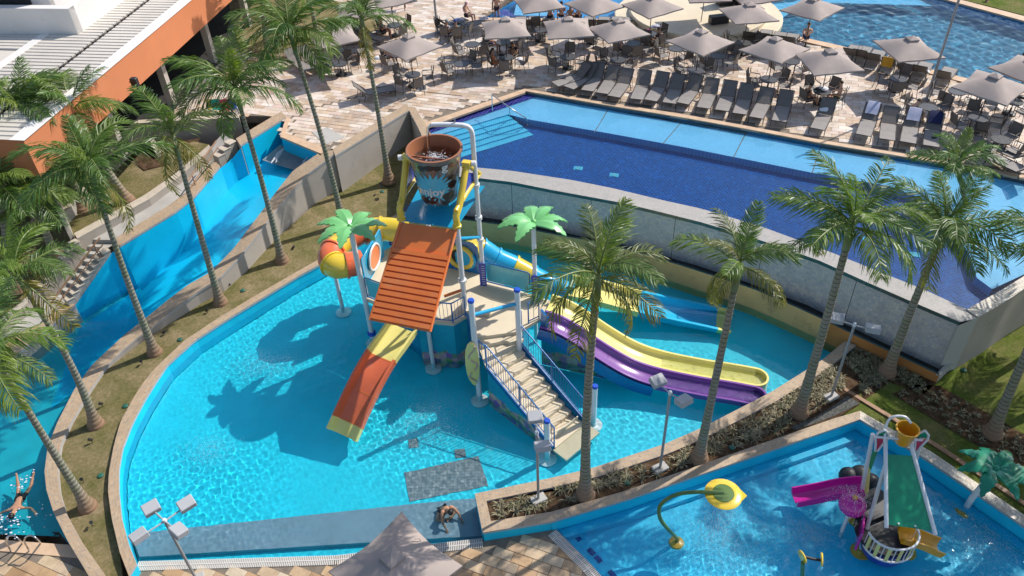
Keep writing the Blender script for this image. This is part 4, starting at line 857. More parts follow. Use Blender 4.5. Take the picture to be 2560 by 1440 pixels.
# ---- artificial palms
def leaf(L_,wd,mat,notch=6,droop=.5,th=.05):
    b=MB(); n=14; ctr=[];lw=[];rw=[]
    for i in range(n):
        s=i/(n-1); x=L_*s; z=.22*L_*math.sin(math.pi*min(1,s*.8))*.9-droop*L_*s*s*.45; hw=wd*(math.sin(math.pi*min(1,.12+s*.88))**.7)*(1 if s<.97 else .4)
        cut=.70 if (i%2==1 and i>4) else 1.0
        ctr.append(Z3(x,0,z+.05*wd)); lw.append(Z3(x+.03,hw*cut,z-.13*hw)); rw.append(Z3(x+.03,-hw*(cut if i>7 else 1),z-.13*hw))
    d=Z3(0,0,-th); b.band(lw,ctr); b.band(ctr,rw); b.band([p+d for p in ctr],[p+d for p in lw]); b.band([p+d for p in rw],[p+d for p in ctr]); b.band([p+d for p in lw],lw); b.band(rw,[p+d for p in rw])
    o=b.build('leaf',mat,None,smooth=60); me=o.data; bpy.data.objects.remove(o); return me
LEAF=leaf(1.28,.27,M['leafg']); LEAFD=leaf(1.0,.22,M['leafd'],droop=.7)
def fake_palm(name,label,top,me,angs,mat,pole=None,tilt=None):
    t=thing(name,label,'artificial palm',tuple(top))
    for k,a in enumerate(angs):
        o=mobj('leaf',me,t,(0,0,.0)); o.rotation_euler=(rnd.uniform(-.15,.15),rnd.uniform(-.12,.12),R_(a))
    MB().lathe([(.02,.12),(.1,.06),(.12,-.1),(.1,-.25)],tuple(top),10).build('crown_hub',mat,t,smooth=50)
    if pole: MB().tube(pole,[.10,.095,.09,.085][:len(pole)] if len(pole)<=4 else .09,12).build('pole',M['white'],t,smooth=50)
    return t
fake_palm('artificial_palm','bright green fibreglass palm on the tower post beside the crawl tube',Z3(-5.7,23.57,5.45),LEAF,(10,62,118,165,215,262,318),M['leafg'])
fake_palm('artificial_palm','bright green fibreglass palm on the tower in front of the mosaic infinity wall',Z3(.87,23.25,5.5),LEAF,(15,55,95,150,190,240,330),M['leafg'])
# ================================================ TODDLER POOL
kt=thing('toddler_play_structure','small white framed toddler play structure with green roof and yellow bucket','play structure',tuple(P(2205,1340,ZK)))
GT=[P(2214,1135,2.95),P(2285,1140,2.95)]; GB=[P(2216,1311,1.95),P(2336,1328,1.95)]
nrm=(GT[1]-GT[0]).cross(GB[0]-GT[0]).normalized(); nrm=nrm if nrm.z>0 else -nrm
b=MB(); b.loft([[GT[0],GT[1],GT[1]-nrm*.04,GT[0]-nrm*.04],[GB[0],GB[1],GB[1]-nrm*.04,GB[0]-nrm*.04]],True,0,True); gr=b.build('roof',M['greenp'],kt)
b=MB()
for k in range(7):
    for A_,B_ in((GT[0],GB[0]),(GT[1],GB[1])): p=A_.lerp(B_,.04+k*.15); c_=p.lerp((GT[0]+GB[1])/2,.04); b.lathe([(.03,0),(.03,.02)],c_+nrm*.01,7)
for k in (.25,.6): b.lathe([(.03,0),(.03,.02)],GB[0].lerp(GB[1],k)+nrm*.02+(GT[0]-GB[0])*.03,7)
b.build('roof_bolts',M['whitep'],gr)
for A_,B_ in((GT[0],GB[0]),(GT[1],GB[1])): MB().tube([A_+(A_-B_)*.25+nrm*.0,B_+(B_-A_)*.05],.06,10).build('roof_beam',M['white'],kt,smooth=50)
KF=[(P(2148,1384,ZK),P(2213,1165,2.75)),(P(2140,1305,ZK),P(2182,1085,3.2)),(P(2262,1385,ZK),P(2295,1175,2.7)),(P(2262,1245,ZK),P(2306,1090,3.2))]
for a,t_ in KF:
    MB().tube([a,t_],.06,12).build('leg',M['white'],kt,smooth=50); MB().lathe([(.30,0),(.28,.05),(.12,.09),(.08,.14)],a,18).build('foot_flange',M['gold'],kt,smooth=40)
# decorated leaf plates at the head of the frame
for cx,cy,z in((2203,1098,3.15),(2302,1100,3.15)):
    c=P(cx,cy,z); u=Z3(.85,-.2,0).normalized(); pr=[(0,.42),(.15,.25),(.17,.05),(.10,-.2),(.03,-.55),(-.03,-.55),(-.10,-.2),(-.17,.05),(-.15,.25)]
    MB().tube([c+u*x+Z3(0,0,y) for x,y in pr]+[c+Z3(0,0,.42)],.035,8).build('leaf_frame',M['white'],kt,smooth=50)
    MB().add([c+u*x*.75+Z3(0,0,y*.9+.05) for x,y in pr[:3]+pr[7:]],[(0,1,2,3,4)]).build('leaf_plate',M['greenp'],kt)
    MB().add([c+u*x*.75+Z3(0,0,y*.9) for x,y in pr[2:8]],[(0,1,2,3,4,5)]).build('leaf_plate',surf('pink_plate',(.6,.05,.12),.35) if 'pink_plate' not in bpy.data.materials else bpy.data.materials['pink_plate'],kt)
MB().tube([P(2185,1092,3.3),P(2306,1100,3.3)],.04,8).build('bucket_axle',M['white'],kt,smooth=50)
kb=P(2262,1090,3.3); bo=MB().lathe([(.01,-.26),(.21,-.26),(.30,.30),(.33,.30),(.33,.34),(.29,.34),(.22,-.1),(.01,-.1)],kb,22).build('tipping_bucket',M['gold'],kt,smooth=40)
MB().tube(crv([P(2211,1105,3.2),P(2216,1062,3.6),P(2232,1042,3.85),P(2262,1042,3.9),P(2278,1058,3.8)],14),.04,8).build('filling_pipe',M['white'],kt,smooth=50)
kc=P(2212,1352,.5); MB().lathe([(.01,.42),(.78,.42),(.82,.48),(.82,.55),(.01,.55)],(kc.x+.05,kc.y+.3,0),24).build('platform',M['blackr'],kt,smooth=40)
c0=Z3(kc.x+.08,kc.y-.05,0); arc=[c0+Z3(.72*math.cos(a),.62*math.sin(a),0) for a in np.linspace(R_(180),R_(365),15)]
for z in (.42,1.08): MB().tube([p+Z3(0,0,z) for p in arc],.035,8).build('cage_rail',M['white'],kt,smooth=50)
for i,p in enumerate(arc):
    if i%2: MB().box(p+Z3(0,0,.75),(.10,.02,.62),math.atan2(p.y-c0.y,p.x-c0.x)+math.pi/2).build('cage_slat',M['yellowp'],kt)
    else: MB().tube([p+Z3(0,0,.42),p+Z3(0,0,1.08)],.014,6).build('cage_bar',M['white'],kt)
b=MB(); b.lathe([(.01,-.4),(.45,-.4),(.60,-.1),(.70,.36),(.66,.41)],(c0.x,c0.y+.12,0),22); b.build('hull',M['indigo'],kt,smooth=50)
for (x,y,r) in((2120,1190,.30),(2150,1188,.34),(2176,1205,.30)):
    p=P(x,y,.25); MB().lathe([(r*math.sin(a),-r*math.cos(a)) for a in np.linspace(.05,3.09,9)],p,14).build('rock_dome',M['blackr'],kt,smooth=60)
p=P(2165,1290,.6); MB().box(P(2185,1260,.75),(1.1,.9,.08),R_(20)).build('deck_plate',M['blackr'],kt)
MB().box(P(2150,1330,.6),(.06,.7,.9),R_(-25)).build('side_plate',M['magenta'],kt)
MB().add([P(2164,1150,1.9),P(2176,1175,1.5),P(2172,1230,.9),P(2158,1240,.7),P(2152,1200,1.0)],[(0,1,2,3,4)]).build('side_plate',M['yellowp'],kt)
MB().add([P(2185,1120,1.9),P(2195,1128,1.8),P(2172,1190,1.0),P(2160,1185,1.0)],[(0,1,2,3)]).build('side_plate',M['greenp'],kt)
slide_part('pink_slide',crv([P(2160,1222,1.05),P(2110,1226,.85),P(2050,1238,.42),P(2005,1246,.2),P(1985,1249,.16)],18),uprof(.52,.26,.04,.04),M['magenta'],kt)
slide_part('yellow_slide',crv([P(2248,1338,.72),P(2280,1348,.6),P(2315,1362,.3),P(2345,1374,.12)],14),uprof(.5,.24,.04,.04),M['gold'],kt)
bl=P(2131,1262,1.35); mb=MB().lathe([(.40*math.sin(a),-.34*math.cos(a)) for a in np.linspace(.05,3.09,13)],bl,20); sp=mb.build('spray_dome',M['magenta'],kt,smooth=60)
MB().lathe([(.07,.3),(.08,.38),(.03,.44)],bl,8).build('spray_nozzle',M['gold'],sp,smooth=40); MB().tube([Z3(bl.x,bl.y,ZK),bl],.06,10).build('spray_pole',M['white'],kt,smooth=50)
b=MB()
for i in range(420):
    a=rnd.uniform(0,6.28); q=rnd.uniform(.05,.75); h=.42+.25*q-1.3*q*q; b.lathe([(.001,-.012),(.006+.006*rnd.random(),0),(.001,.012)],(bl.x+q*math.cos(a),bl.y+q*math.sin(a),bl.z+h+rnd.uniform(-.08,.08)),4)
o=b.build('spray_droplets',M['towelw'],sp); o['kind']='stuff'
# flower shower
fs_=thing('flower_shower','yellow and olive flower shower head on a curved green pipe in the toddler pool','water feature',tuple(P(1692,1362,ZK)))
pa=P(1690,1362,ZK); hd=P(1808,1236,2.35)
pts=crv([pa,pa+Z3(0,0,.35),P(1672,1325,.75),P(1650,1295,1.3),P(1652,1262,1.8),P(1690,1237,2.25),P(1745,1230,2.45),hd+Z3(0,0,.06)],30)
MB().tube(pts,.06,10).build('curved_pipe',M['pipeg'],fs_,smooth=50); MB().lathe([(.24,0),(.22,.06),(.1,.1)],pa,18).build('foot_flange',M['gold'],fs_,smooth=40)
b=MB(); b.lathe([(.28,-.03),(.52,-.02),(.54,.02),(.50,.05),(.28,.06)],hd,28); b.add([hd+Z3(.45,-.28,.03),hd+Z3(.66,-.10,.03),hd+Z3(.50,.16,.03),hd+Z3(.45,-.28,-.02),hd+Z3(.66,-.10,-.02),hd+Z3(.50,.16,-.02)],[(0,1,2),(5,4,3),(0,3,4,1),(1,4,5,2)]); b.build('petal_ring',M['yellow'],fs_,smooth=40)
MB().lathe([(.01,.05),(.31,.05),(.31,.075),(.01,.085)],hd,24).build('shower_face',M['pipeg'],fs_,smooth=40)
b=MB()
for i in range(60):
    a=rnd.uniform(0,6.28); q=.45*math.sqrt(rnd.random()); x,y=hd.x+q*math.cos(a),hd.y+q*math.sin(a); z=hd.z-.05
    while z>.1: l=rnd.uniform(.05,.25); b.tube([Z3(x,y,z),Z3(x,y,z-l)],.004,3); z-=l+rnd.uniform(.1,.5)
o=b.build('falling_water',M['towelw'],fs_); o['kind']='stuff'
# spinner with two round sprayers
sp=thing('water_spinner','small water toy with two yellow discs on a dark post in the toddler pool','water feature',tuple(P(2005,1460,ZK)))
pa=P(2005,1462,ZK); tp=P(2008,1404,1.0); MB().tube([pa,Z3(tp.x,tp.y,.95)],.06,10).build('post',M['pipeg'],sp,smooth=50)
tp=Z3(pa.x,pa.y,1.0)
MB().tube([tp+Z3(-.22,.06,.05),tp,tp+Z3(.24,-.06,.0)],.045,8).build('cross_arm',M['blackr'],sp,smooth=50)
for s_ in(-1,1):
    Rm=Matrix.Rotation(R_(80),3,'Y')@Matrix.Rotation(R_(15*s_),3,'X'); MB().lathe([(.01,-.03),(.19,-.03),(.21,0),(.19,.03),(.01,.03)],tp+Z3(.26*s_,-.06*s_,.03),18,0,Rm).build('sprayer_disc',M['yellow'],sp,smooth=40)
# leaning artificial palm of the toddler pool
pf=P(2408,1283,ZK); tp=P(2490,1172,2.4)
fp=fake_palm('artificial_palm','dark green fibreglass palm leaning on a curved white pole by the toddler pool rim',tp,LEAFD,(-10,40,85,130,175,225,280,320),M['leafd'],crv([pf,pf+Z3(.02,.02,.6),P(2430,1245,1.2),tp],4))
MB().lathe([(.28,0),(.26,.05),(.12,.1)],pf,18).build('foot_flange',M['gold'],fp,smooth=40)
# ================================================ LEFT: STAIR CORRIDOR, GARDEN, BUILDING
def px_shift(pts,dx,dy,dz=0): return [(x+dx,y+dy,z+dz) for x,y,z in pts]
CI=[(715,292,3.02),(601,363,3.02)]; CO=[(703,278,3.02),(590,346,3.02)]
rim('river_wall','sandstone topped wall at the head of the river slide beside the terrace',PL(CI),PL(CO),8,.8,M['coping'],M['copingside'],M['stucco'])
CI=[(550,415,2.45),(484,493,2.36),(437,530,2.29),(299,614,2.12)]; CO=[(537,402,2.45),(468,478,2.36),(421,514,2.29),(281,600,2.12)]
rim('river_wall','sandstone topped wall between the river slide and the grey stepped walkway',PL(CI),PL(CO),20,-.5,M['coping'],M['copingside'],M['stucco'])
CI=[(188,762,.52),(134,809,.47),(94,843,.47),(10,913,.47),(-60,960,.47)]; CO=[(166,757,.52),(112,800,.47),(75,832,.47),(-8,898,.47),(-80,942,.47)]
rim('river_wall','low sandstone edge of the river basin beside the lower walkway paving',PL(CI),PL(CO),16,-1.2,M['coping'],M['copingside'],M['stucco'])
def step_blocks(name,label,a,b,n,sz,mat):
    t=thing(name,label,'stepped wall',(a.x,a.y,b.z-1)); d=b-a; an=math.atan2(d.y,d.x)
    for i in range(n):
        p=a.lerp(b,(i+.5)/n); h=p.z+1.2; MB().rbox((p.x,p.y,p.z-h/2+.05),(Vector((d.x,d.y,0)).length/n-.004,sz,h),.012,an).build('step_block',mat,t)
        MB().rbox((p.x,p.y,p.z+.075),(Vector((d.x,d.y,0)).length/n+.04,sz+.05,.05),.012,an).build('step_cap',M['coping2'],t)
M['coping2']=surf('cream_step_cap',(.52,.45,.36),.7,.12,3,bmp=.1)
step_blocks('stepped_wall','zigzag stepped wall between the brown handrail and the river basin',P(268,621,2.0),P(165,755,.62),8,.42,M['stucco'])
step_blocks('stepped_wall','zigzag stepped wall on the lawn side of the brown handrail',P(193,600,1.95),P(100,722,.75),7,.32,M['stucco'])
step_blocks('stepped_wall','short zigzag stepped wall near the head of the river slide',P(583,350,2.95),P(540,397,2.5),3,.42,M['stucco'])
# walkway floor (ramp, flight of stairs, lower walk)
w0=PL([(575,345,2.5),(537,395,2.0),(468,478,1.85),(421,514,1.75),(285,600,1.55)]); w1=PL([(560,330,2.5),(505,390,2.0),(440,455,1.85),(372,503,1.75),(200,598,1.55)])
b=MB(); b.band(w0,w1); 
A_,B_=w0[-1],w1[-1]; e0,e1=P(172,757,.1),P(105,725,.1)
for i in range(8):
    z=1.55-.18*(i+1); p0,p1=A_.lerp(e0,i/8),B_.lerp(e1,i/8); q0,q1=A_.lerp(e0,(i+1)/8),B_.lerp(e1,(i+1)/8)
    f=lambda p,zz:Vector((p.x,p.y,zz)); b.add([f(p0,z+.18),f(p1,z+.18),f(p1,z),f(p0,z),f(q0,z),f(q1,z)],[(0,1,2,3),(3,2,5,4)])
b.poly([P(172,757,.1),P(105,725,.1),P(-60,840,.08),P(-60,880,.08),P(0,858,.08),P(120,800,.08)]); struct(b.build('walkway',M['concrete'],smooth=20))
flat('lower_walk',PL([(-60,885),(0,858),(110,805),(130,800),(75,838),(-8,904),(-80,950)],.12),.12,M['joint'],.2)
lwk=bpy.data.objects['lower_walk']
pave([(p.x,p.y) for p in PL([(-40,880),(0,860),(100,808),(118,803),(72,834),(-8,898),(-60,938)],.12)],lwk,R_(35),.60,.34,sm[0],.135)
# cream wall on the garden side
rim('garden_wall','cream topped low wall between garden lawn and grey walkway',PL([(530,372,2.55),(440,448,2.2),(372,498,2.1),(193,596,1.95)]),PL([(522,362,2.55),(432,438,2.2),(362,487,2.1),(185,583,1.95)]),14,.3,M['coping2'],M['stucco'],M['stucco'],th=.06,over=.004)
rim('garden_wall','tan topped low wall along the lower walkway under the left palms',PL([(105,722,.75),(60,765,.6),(0,812,.55),(-60,850,.55)]),PL([(97,714,.75),(52,756,.6),(-8,802,.55),(-70,840,.55)]),10,-.2,M['coping2'],M['stucco'],M['stucco'],th=.06,over=.004)
for lab,pts in(('brown timber handrail on the flight of steps beside the river basin',[(250,594,2.7),(235,612,2.55),(185,680,1.75),(150,725,1.25),(124,764,.95)]),('brown timber handrail beside the upper steps near the river slide head',[(540,352,3.35),(510,395,3.0),(480,438,2.9),(466,458,2.85)])):
    q=PL(pts); t=thing('handrail',lab,'handrail',(q[-1].x,q[-1].y,q[-1].z-.9)); MB().tube(q,.035,8).build('rail',M['wood'],t,smooth=50)
    for p in q[1:]: MB().tube([p,p-Vector((0,0,.85))],.025,6).build('rail_post',M['wood'],t)
    MB().tube([p-Vector((0,0,.35)) for p in q],.025,6).build('lower_rail',M['wood'],t,smooth=50)
# garden lawn, sloping
g=MB(); gp=PL([(-120,870,.4),(0,812,.45),(100,718,.7),(188,588,1.75),(365,488,1.95),(525,362,2.3),(470,350,2.2),(350,395,2.1),(240,430,2.0),(100,470,1.9),(-150,560,1.6)])
g.add(gp,[(0,1,2,10),(10,2,3,9),(9,3,4,8),(8,4,7),(7,4,5,6)]); struct(g.build('garden_lawn',M['lawn'],smooth=60))
struct(MB().poly(PL([(300,380,2.14),(500,345,2.24),(480,400,2.16),(360,425,2.1)])).build('bed_and_shade_sheet',M['soil']))  # dark soil colour painted in for the shaded ground below the retaining wall
rim('retaining_wall','grey retaining wall below the restaurant terrace behind the palms',PL([(345,300,DA+.05),(470,292,DA+.05),(597,286,DA+.05)]),PL([(345,308,DA+.05),(470,300,DA+.05),(597,294,DA+.05)]),10,1.4,M['coping2'],M['stucco'],M['stucco'])
rim('retaining_wall','grey garden wall dropping away from the restaurant corner',PL([(345,302,DA+.04),(385,345,DA-.3),(402,380,DA-.6)]),PL([(335,306,DA+.04),(374,350,DA-.3),(391,386,DA-.6)]),8,1.4,M['coping2'],M['stucco'],M['stucco'])
rim('garden_wall','tan capped grey garden wall behind the lawn palm trunk',PL([(155,540,2.3),(215,472,2.5)]),PL([(147,533,2.3),(207,465,2.5)]),4,1.2,M['coping2'],M['stucco'],M['stucco'],th=.05,over=.002)
rim('garden_wall','grey rendered garden wall post at the edge of the dark shrubs',PL([(118,445,2.9),(150,545,2.9)]),PL([(128,440,2.9),(160,540,2.9)]),4,1.0,M['stucco'],M['stucco'],M['stucco'],th=.04,over=.002)
# ---- restaurant building
ZS=5.7
F0=P(266,290,ZS); FB=P(581,0,ZS); fd=(FB-F0); fd.z=0; fl=fd.length; fd.normalize(); fn=Vector((fd.y,-fd.x,0)); bk_=-fn
ZT=online(358,100,F0,FB).z; ZR=ZT-.12; BACK=5.0; FA=F0-fd*BACK; FL2=fl+BACK+12
bd=thing('restaurant','long restaurant with terracotta fascia and white corrugated roof','building',(FA.x,FA.y,DA))
def quad(name,pts,mat,par=bd): return MB().add(pts,[(0,1,2,3)]).build(name,mat,par)
up=lambda p,z:Vector((p.x,p.y,z))
FE=FA+fd*FL2; dist=lambda q:(q-FA).dot(bk_)
b=MB(); th=bk_*.25
b.add([up(FA,ZS),up(FE,ZS),up(FE,ZT),up(FA,ZT),up(FA,ZS)+th,up(FE,ZS)+th,up(FE,ZT)+th,up(FA,ZT)+th],[(0,1,2,3),(4,5,6,7),(0,4,5,1)]); LB=FA+bk_*14
b.add([up(FA,ZS),up(LB,ZS),up(LB,ZT),up(FA,ZT)],[(0,1,2,3)]); b.build('fascia',M['terra'],bd)
quad('parapet_cap',[up(FA,ZT+.004)-bk_*.05,up(FE,ZT+.004)-bk_*.05,up(FE,ZT+.004)+bk_*.62,up(FA,ZT+.004)+bk_*.62],M['stuccow'])
dg=dist(P(220,121,ZR)); dr=dist(P(62,128,ZR))
rf=quad('roof',[up(FA,ZR)+bk_*.5,up(FE,ZR)+bk_*.5,up(FE,ZR)+bk_*26,up(FA,ZR)+bk_*26],M['roofw'])
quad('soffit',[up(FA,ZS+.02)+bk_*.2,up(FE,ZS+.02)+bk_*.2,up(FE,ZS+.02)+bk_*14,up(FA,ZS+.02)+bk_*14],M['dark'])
an=math.atan2(bk_.y,bk_.x)
for (d0,d1,z) in((.64,dg-.1,ZR+.02),(dg+.12,dr-.2,ZR+.05),(dr+.25,dr+9,ZR+.03)):
    rib=MB(); w2=(d1-d0); rib.loft([[Vector((s_,-.145,0)),Vector((s_,-.115,.06)),Vector((s_,.115,.06)),Vector((s_,.145,0))] for s_ in(-w2/2,w2/2)],True,0,True); o=rib.build('roof_rib',M['roofw']); me=o.data; bpy.data.objects.remove(o)
    for i in range(int((FL2-.4)/.34)):
        p=FA+fd*(.2+i*.34)+bk_*((d0+d1)/2)
        if not inframe(p.x,p.y,z,160): continue
        o=mobj('roof_rib',me,rf,(p.x-bd.location.x,p.y-bd.location.y,z-bd.location.z)); o.rotation_euler=(0,0,an)
fa=math.atan2(fd.y,fd.x)
MB().box(tuple(FA+fd*(FL2/2)+bk_*dg)[:2]+(ZR+.02,),(FL2-1,.16,.04),fa).build('roof_gutter',M['dark'],rf)
MB().box(tuple(FA+fd*(FL2/2)+bk_*dr)[:2]+(ZR+.10,),(FL2-1,.45,.05),fa).build('ridge_flashing',M['stuccow'],rf)
for i in range(int(FL2/.68)):
    p=FA+fd*(.4+i*.68)+bk_*(dg-.02)
    if inframe(p.x,p.y,ZR,40): MB().box((p.x,p.y,ZR+.07),(.26,.10,.08),fa).build('gutter_clip',M['black'],rf)
# upper storey parapet and block
c0=P(197,90,ZR+.02); h=1.35
def wall_(name,a,b2,z0,z1,th,mat):
    n=th; MB().add([up(a,z0),up(b2,z0),up(b2,z1),up(a,z1),up(a,z0)+n,up(b2,z0)+n,up(b2,z1)+n,up(a,z1)+n],[(0,1,2,3),(4,5,6,7),(2,3,7,6),(0,3,7,4),(1,2,6,5)]).build(name,mat,bd)
wd_=(P(0,88,ZR+.02)-c0); wd_.z=0; wd_.normalize()
wall_('upper_parapet',c0,c0+wd_*16,ZR,ZR+h,fd*.45,M['stuccow']); wall_('upper_parapet',c0,c0+fd*16,ZR,ZR+h-.003,bk_*.45,M['stuccow'])
quad('upper_roof',[up(c0,ZR+.8),up(c0,ZR+.8)+fd*16,up(c0,ZR+.8)+fd*16+bk_*12,up(c0,ZR+.8)+wd_*16],M['concrete'])
c1=P(135,31,ZR+.8); wall_('upper_block',c1,c1+wd_*14,ZR,ZR+5,fd*.3,M['stuccow']); wall_('upper_block',c1,c1+fd*16,ZR,ZR+5,bk_*.3,M['stuccow'])
wc=online(34,0,c1,c1+wd_*10); fw_=-fd*.03
quad('window',[wc+wd_*1.0+Z3(0,0,-.25)+fw_,wc-wd_*.9+Z3(0,0,-.25)+fw_,wc-wd_*.9+Z3(0,0,1.2)+fw_,wc+wd_*1.0+Z3(0,0,1.2)+fw_],M['dark'])
quad('window_sill',[wc+wd_*1.1+Z3(0,0,-.34)+fw_*3,wc-wd_*1.0+Z3(0,0,-.34)+fw_*3,wc-wd_*1.0+Z3(0,0,-.22)+fw_*3,wc+wd_*1.1+Z3(0,0,-.22)+fw_*3],M['concrete'])
FA=F0
# colonnade and dark interior
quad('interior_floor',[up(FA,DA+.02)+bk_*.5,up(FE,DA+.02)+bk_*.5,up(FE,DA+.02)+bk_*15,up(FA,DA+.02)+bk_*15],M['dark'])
quad('interior_wall',[up(FA,DA)+bk_*7,up(FE,DA)+bk_*7,up(FE,ZS)+bk_*7,up(FA,ZS)+bk_*7],M['stuccow'])
for i in range(7):
    p=FA+fd*(1.2+i*5.2)+bk_*.9; MB().box((p.x,p.y,(DA+ZS)/2),(.35,.35,ZS-DA),an).build('column',M['stucco'],bd)
# restaurant wall loudspeaker
p=P(322,205,6.55); sp=thing('wall_speaker','small dark loudspeaker bracketed on the terracotta fascia','speaker',tuple(p)); MB().rbox(p+fn*.28,(.30,.26,.42),.03,an).build('speaker_box',M['black'],sp); MB().tube([p+fn*.02,p+fn*.2],.03,6).build('bracket',M['black'],sp)
# coloured plastic children's chairs by the terrace edge
for i,(x,c) in enumerate(((532,(.55,.5,.1)),(543,(.02,.35,.25)),(552,(.02,.4,.3)),(566,(.6,.04,.12)),(576,(.6,.05,.14)),(588,(.05,.1,.45)))):
    p=P(x,283,DA); mt=surf('child_seat_plastic_%d'%i,c,.4); t=thing('child_chair',['small yellow','small green','small teal','small pink','small red','small blue'][i]+' plastic child chair by the terrace wall above the river','chair',tuple(p),R_(20),'coloured child chairs at the terrace edge')
    MB().rbox(p+Z3(0,0,.3),(.34,.34,.05),.02).build('seat',mt,t); MB().rbox(p+Z3(0,.17,.5),(.34,.05,.4),.02).build('backrest',mt,t)
    for sx in(-1,1):
        for sy in(-1,1): MB().tube([p+Z3(.14*sx,.14*sy,.28),p+Z3(.17*sx,.17*sy,0)],.02,6).build('leg',mt,t)
# ================================================ TERRACE FURNITURE
def make_chair():
    t=thing('armchair','dark mesh armchair','chair')
    for s in(-1,1):
        MB().tube([(.25*s,-.24,0),(.26*s,-.25,.60),(.26*s,-.20,.64),(.26*s,.20,.66)],.014,6).build('leg',M['alu'],t); MB().tube([(.26*s,.20,.66),(.25*s,.24,.88),(.25*s,.235,.42),(.24*s,.30,0)],.014,6).build('leg',M['alu'],t)
        MB().rbox((.265*s,-.02,.66),(.045,.44,.022),.006).build('armrest',M['alu'],t)
    MB().loft([[(-.24,-.25,.43),(-.24,-.25,.41),(.24,-.25,.41),(.24,-.25,.43)],[(-.24,.0,.41),(-.24,0,.39),(.24,0,.39),(.24,0,.41)],[(-.24,.22,.42),(-.24,.22,.40),(.24,.22,.40),(.24,.22,.42)]],True,0,True).build('seat',M['slingt'],t)
    MB().loft([[(-.24,.22,.43),(-.24,.24,.43),(.24,.24,.43),(.24,.22,.43)],[(-.24,.28,.68),(-.24,.30,.68),(.24,.30,.68),(.24,.28,.68)],[(-.23,.32,.90),(-.23,.34,.90),(.23,.34,.90),(.23,.32,.90)]],True,0,True).build('backrest',M['sling'],t)
    MB().tube([(-.24,.34,.905),(.24,.34,.905)],.014,6).build('top_rail',M['alu'],t); return t
def make_table():
    t=thing('round_table','round charcoal table','table')
    b=MB(); 
    for i in range(10):      # slatted round top
        x0=-.45+i*.09; x1=x0+.08; f=lambda x:math.sqrt(max(.02,.455**2-x*x)); b2=MB(); b2.prism([(x0,-f(x0)),(x1,-f(x1)),(x1,f(x1)),(x0,f(x0))],.70,.725); b2.build('table_slat',M['tabletop'],t)
    MB().lathe([(.44,.68),(.47,.69),(.47,.735),(.455,.735),(.455,.70)],(0,0,0),28).build('table_rim',M['alu'],t,smooth=40)
    for k in range(4):
        a=R_(45+90*k); MB().tube([(.34*math.cos(a),.34*math.sin(a),.69),(.36*math.cos(a),.36*math.sin(a),0)],.018,6).build('leg',M['alu'],t)
    return t
def make_parasol():
    t=thing('parasol','taupe parasol','parasol'); h=1.22; N=8; zc=2.78; ze=2.22; vs=[];fs=[]
    MB().tube([(0,0,.06),(0,0,2.86)],.024,8).build('pole',M['alu'],t,smooth=50)
    MB().lathe([(.01,0),(.30,0),(.30,.05),(.24,.08),(.05,.09),(.045,.3),(.01,.3)],(0,0,0),20).build('base',M['base'],t,smooth=40)
    b=MB(); top=[]
    for j in range(N+1):
        for i in range(N+1):
            u=-1+2*i/N; v=-1+2*j/N; m=max(abs(u),abs(v)); k=min(abs(u),abs(v)); edge=1-.085*m*m*(1-(k/m if m else 0)**2)
            z=zc-(zc-ze)*m**1.05-.07*(1-(k/m if m else 1))*math.sin(math.pi*m*.5)*m; top.append((u*h*edge,v*h*edge,z))
    fq=[(j*(N+1)+i,j*(N+1)+i+1,(j+1)*(N+1)+i+1,(j+1)*(N+1)+i) for j in range(N) for i in range(N)]
    b.add(top,fq); b.add([(x*.995,y*.995,z-.012) for x,y,z in top],[f[::-1] for f in fq])
    bo=[i for i in range(N+1)]+[(j)*(N+1)+N for j in range(1,N+1)]+[N*(N+1)+i for i in range(N-1,-1,-1)]+[j*(N+1) for j in range(N-1,0,-1)]
    b.loft([[top[i] for i in bo],[(top[i][0],top[i][1],top[i][2]-.07) for i in bo]],True,0); cn=b.build('canopy',M['canvas'],t,smooth=38)
    b=MB(); s=.24; b.loft([[(-s,-s,zc-.10),(s,-s,zc-.10),(s,s,zc-.10),(-s,s,zc-.10)],[(-s,-s,zc-.02),(s,-s,zc-.02),(s,s,zc-.02),(-s,s,zc-.02)],[(-.02,-.02,zc+.10),(.02,-.02,zc+.10),(.02,.02,zc+.10),(-.02,.02,zc+.10)]],True,0,True); b.build('vent_cap',M['canvas'],cn)
    MB().tube([(.7,.12,zc-.27),(.78,.05,zc-.30),(.9,.0,zc-.36),(.92,.1,zc-.37),(.8,.14,zc-.31)],.008,5).build('tie_strap',M['alu'],cn)
    for k in range(4):
        a=R_(45+90*k); MB().tube([(0,0,zc-.05),(h*1.38*math.cos(a),h*1.38*math.sin(a),ze-.02)],.012,5).build('rib',M['alu'],t)
    return t
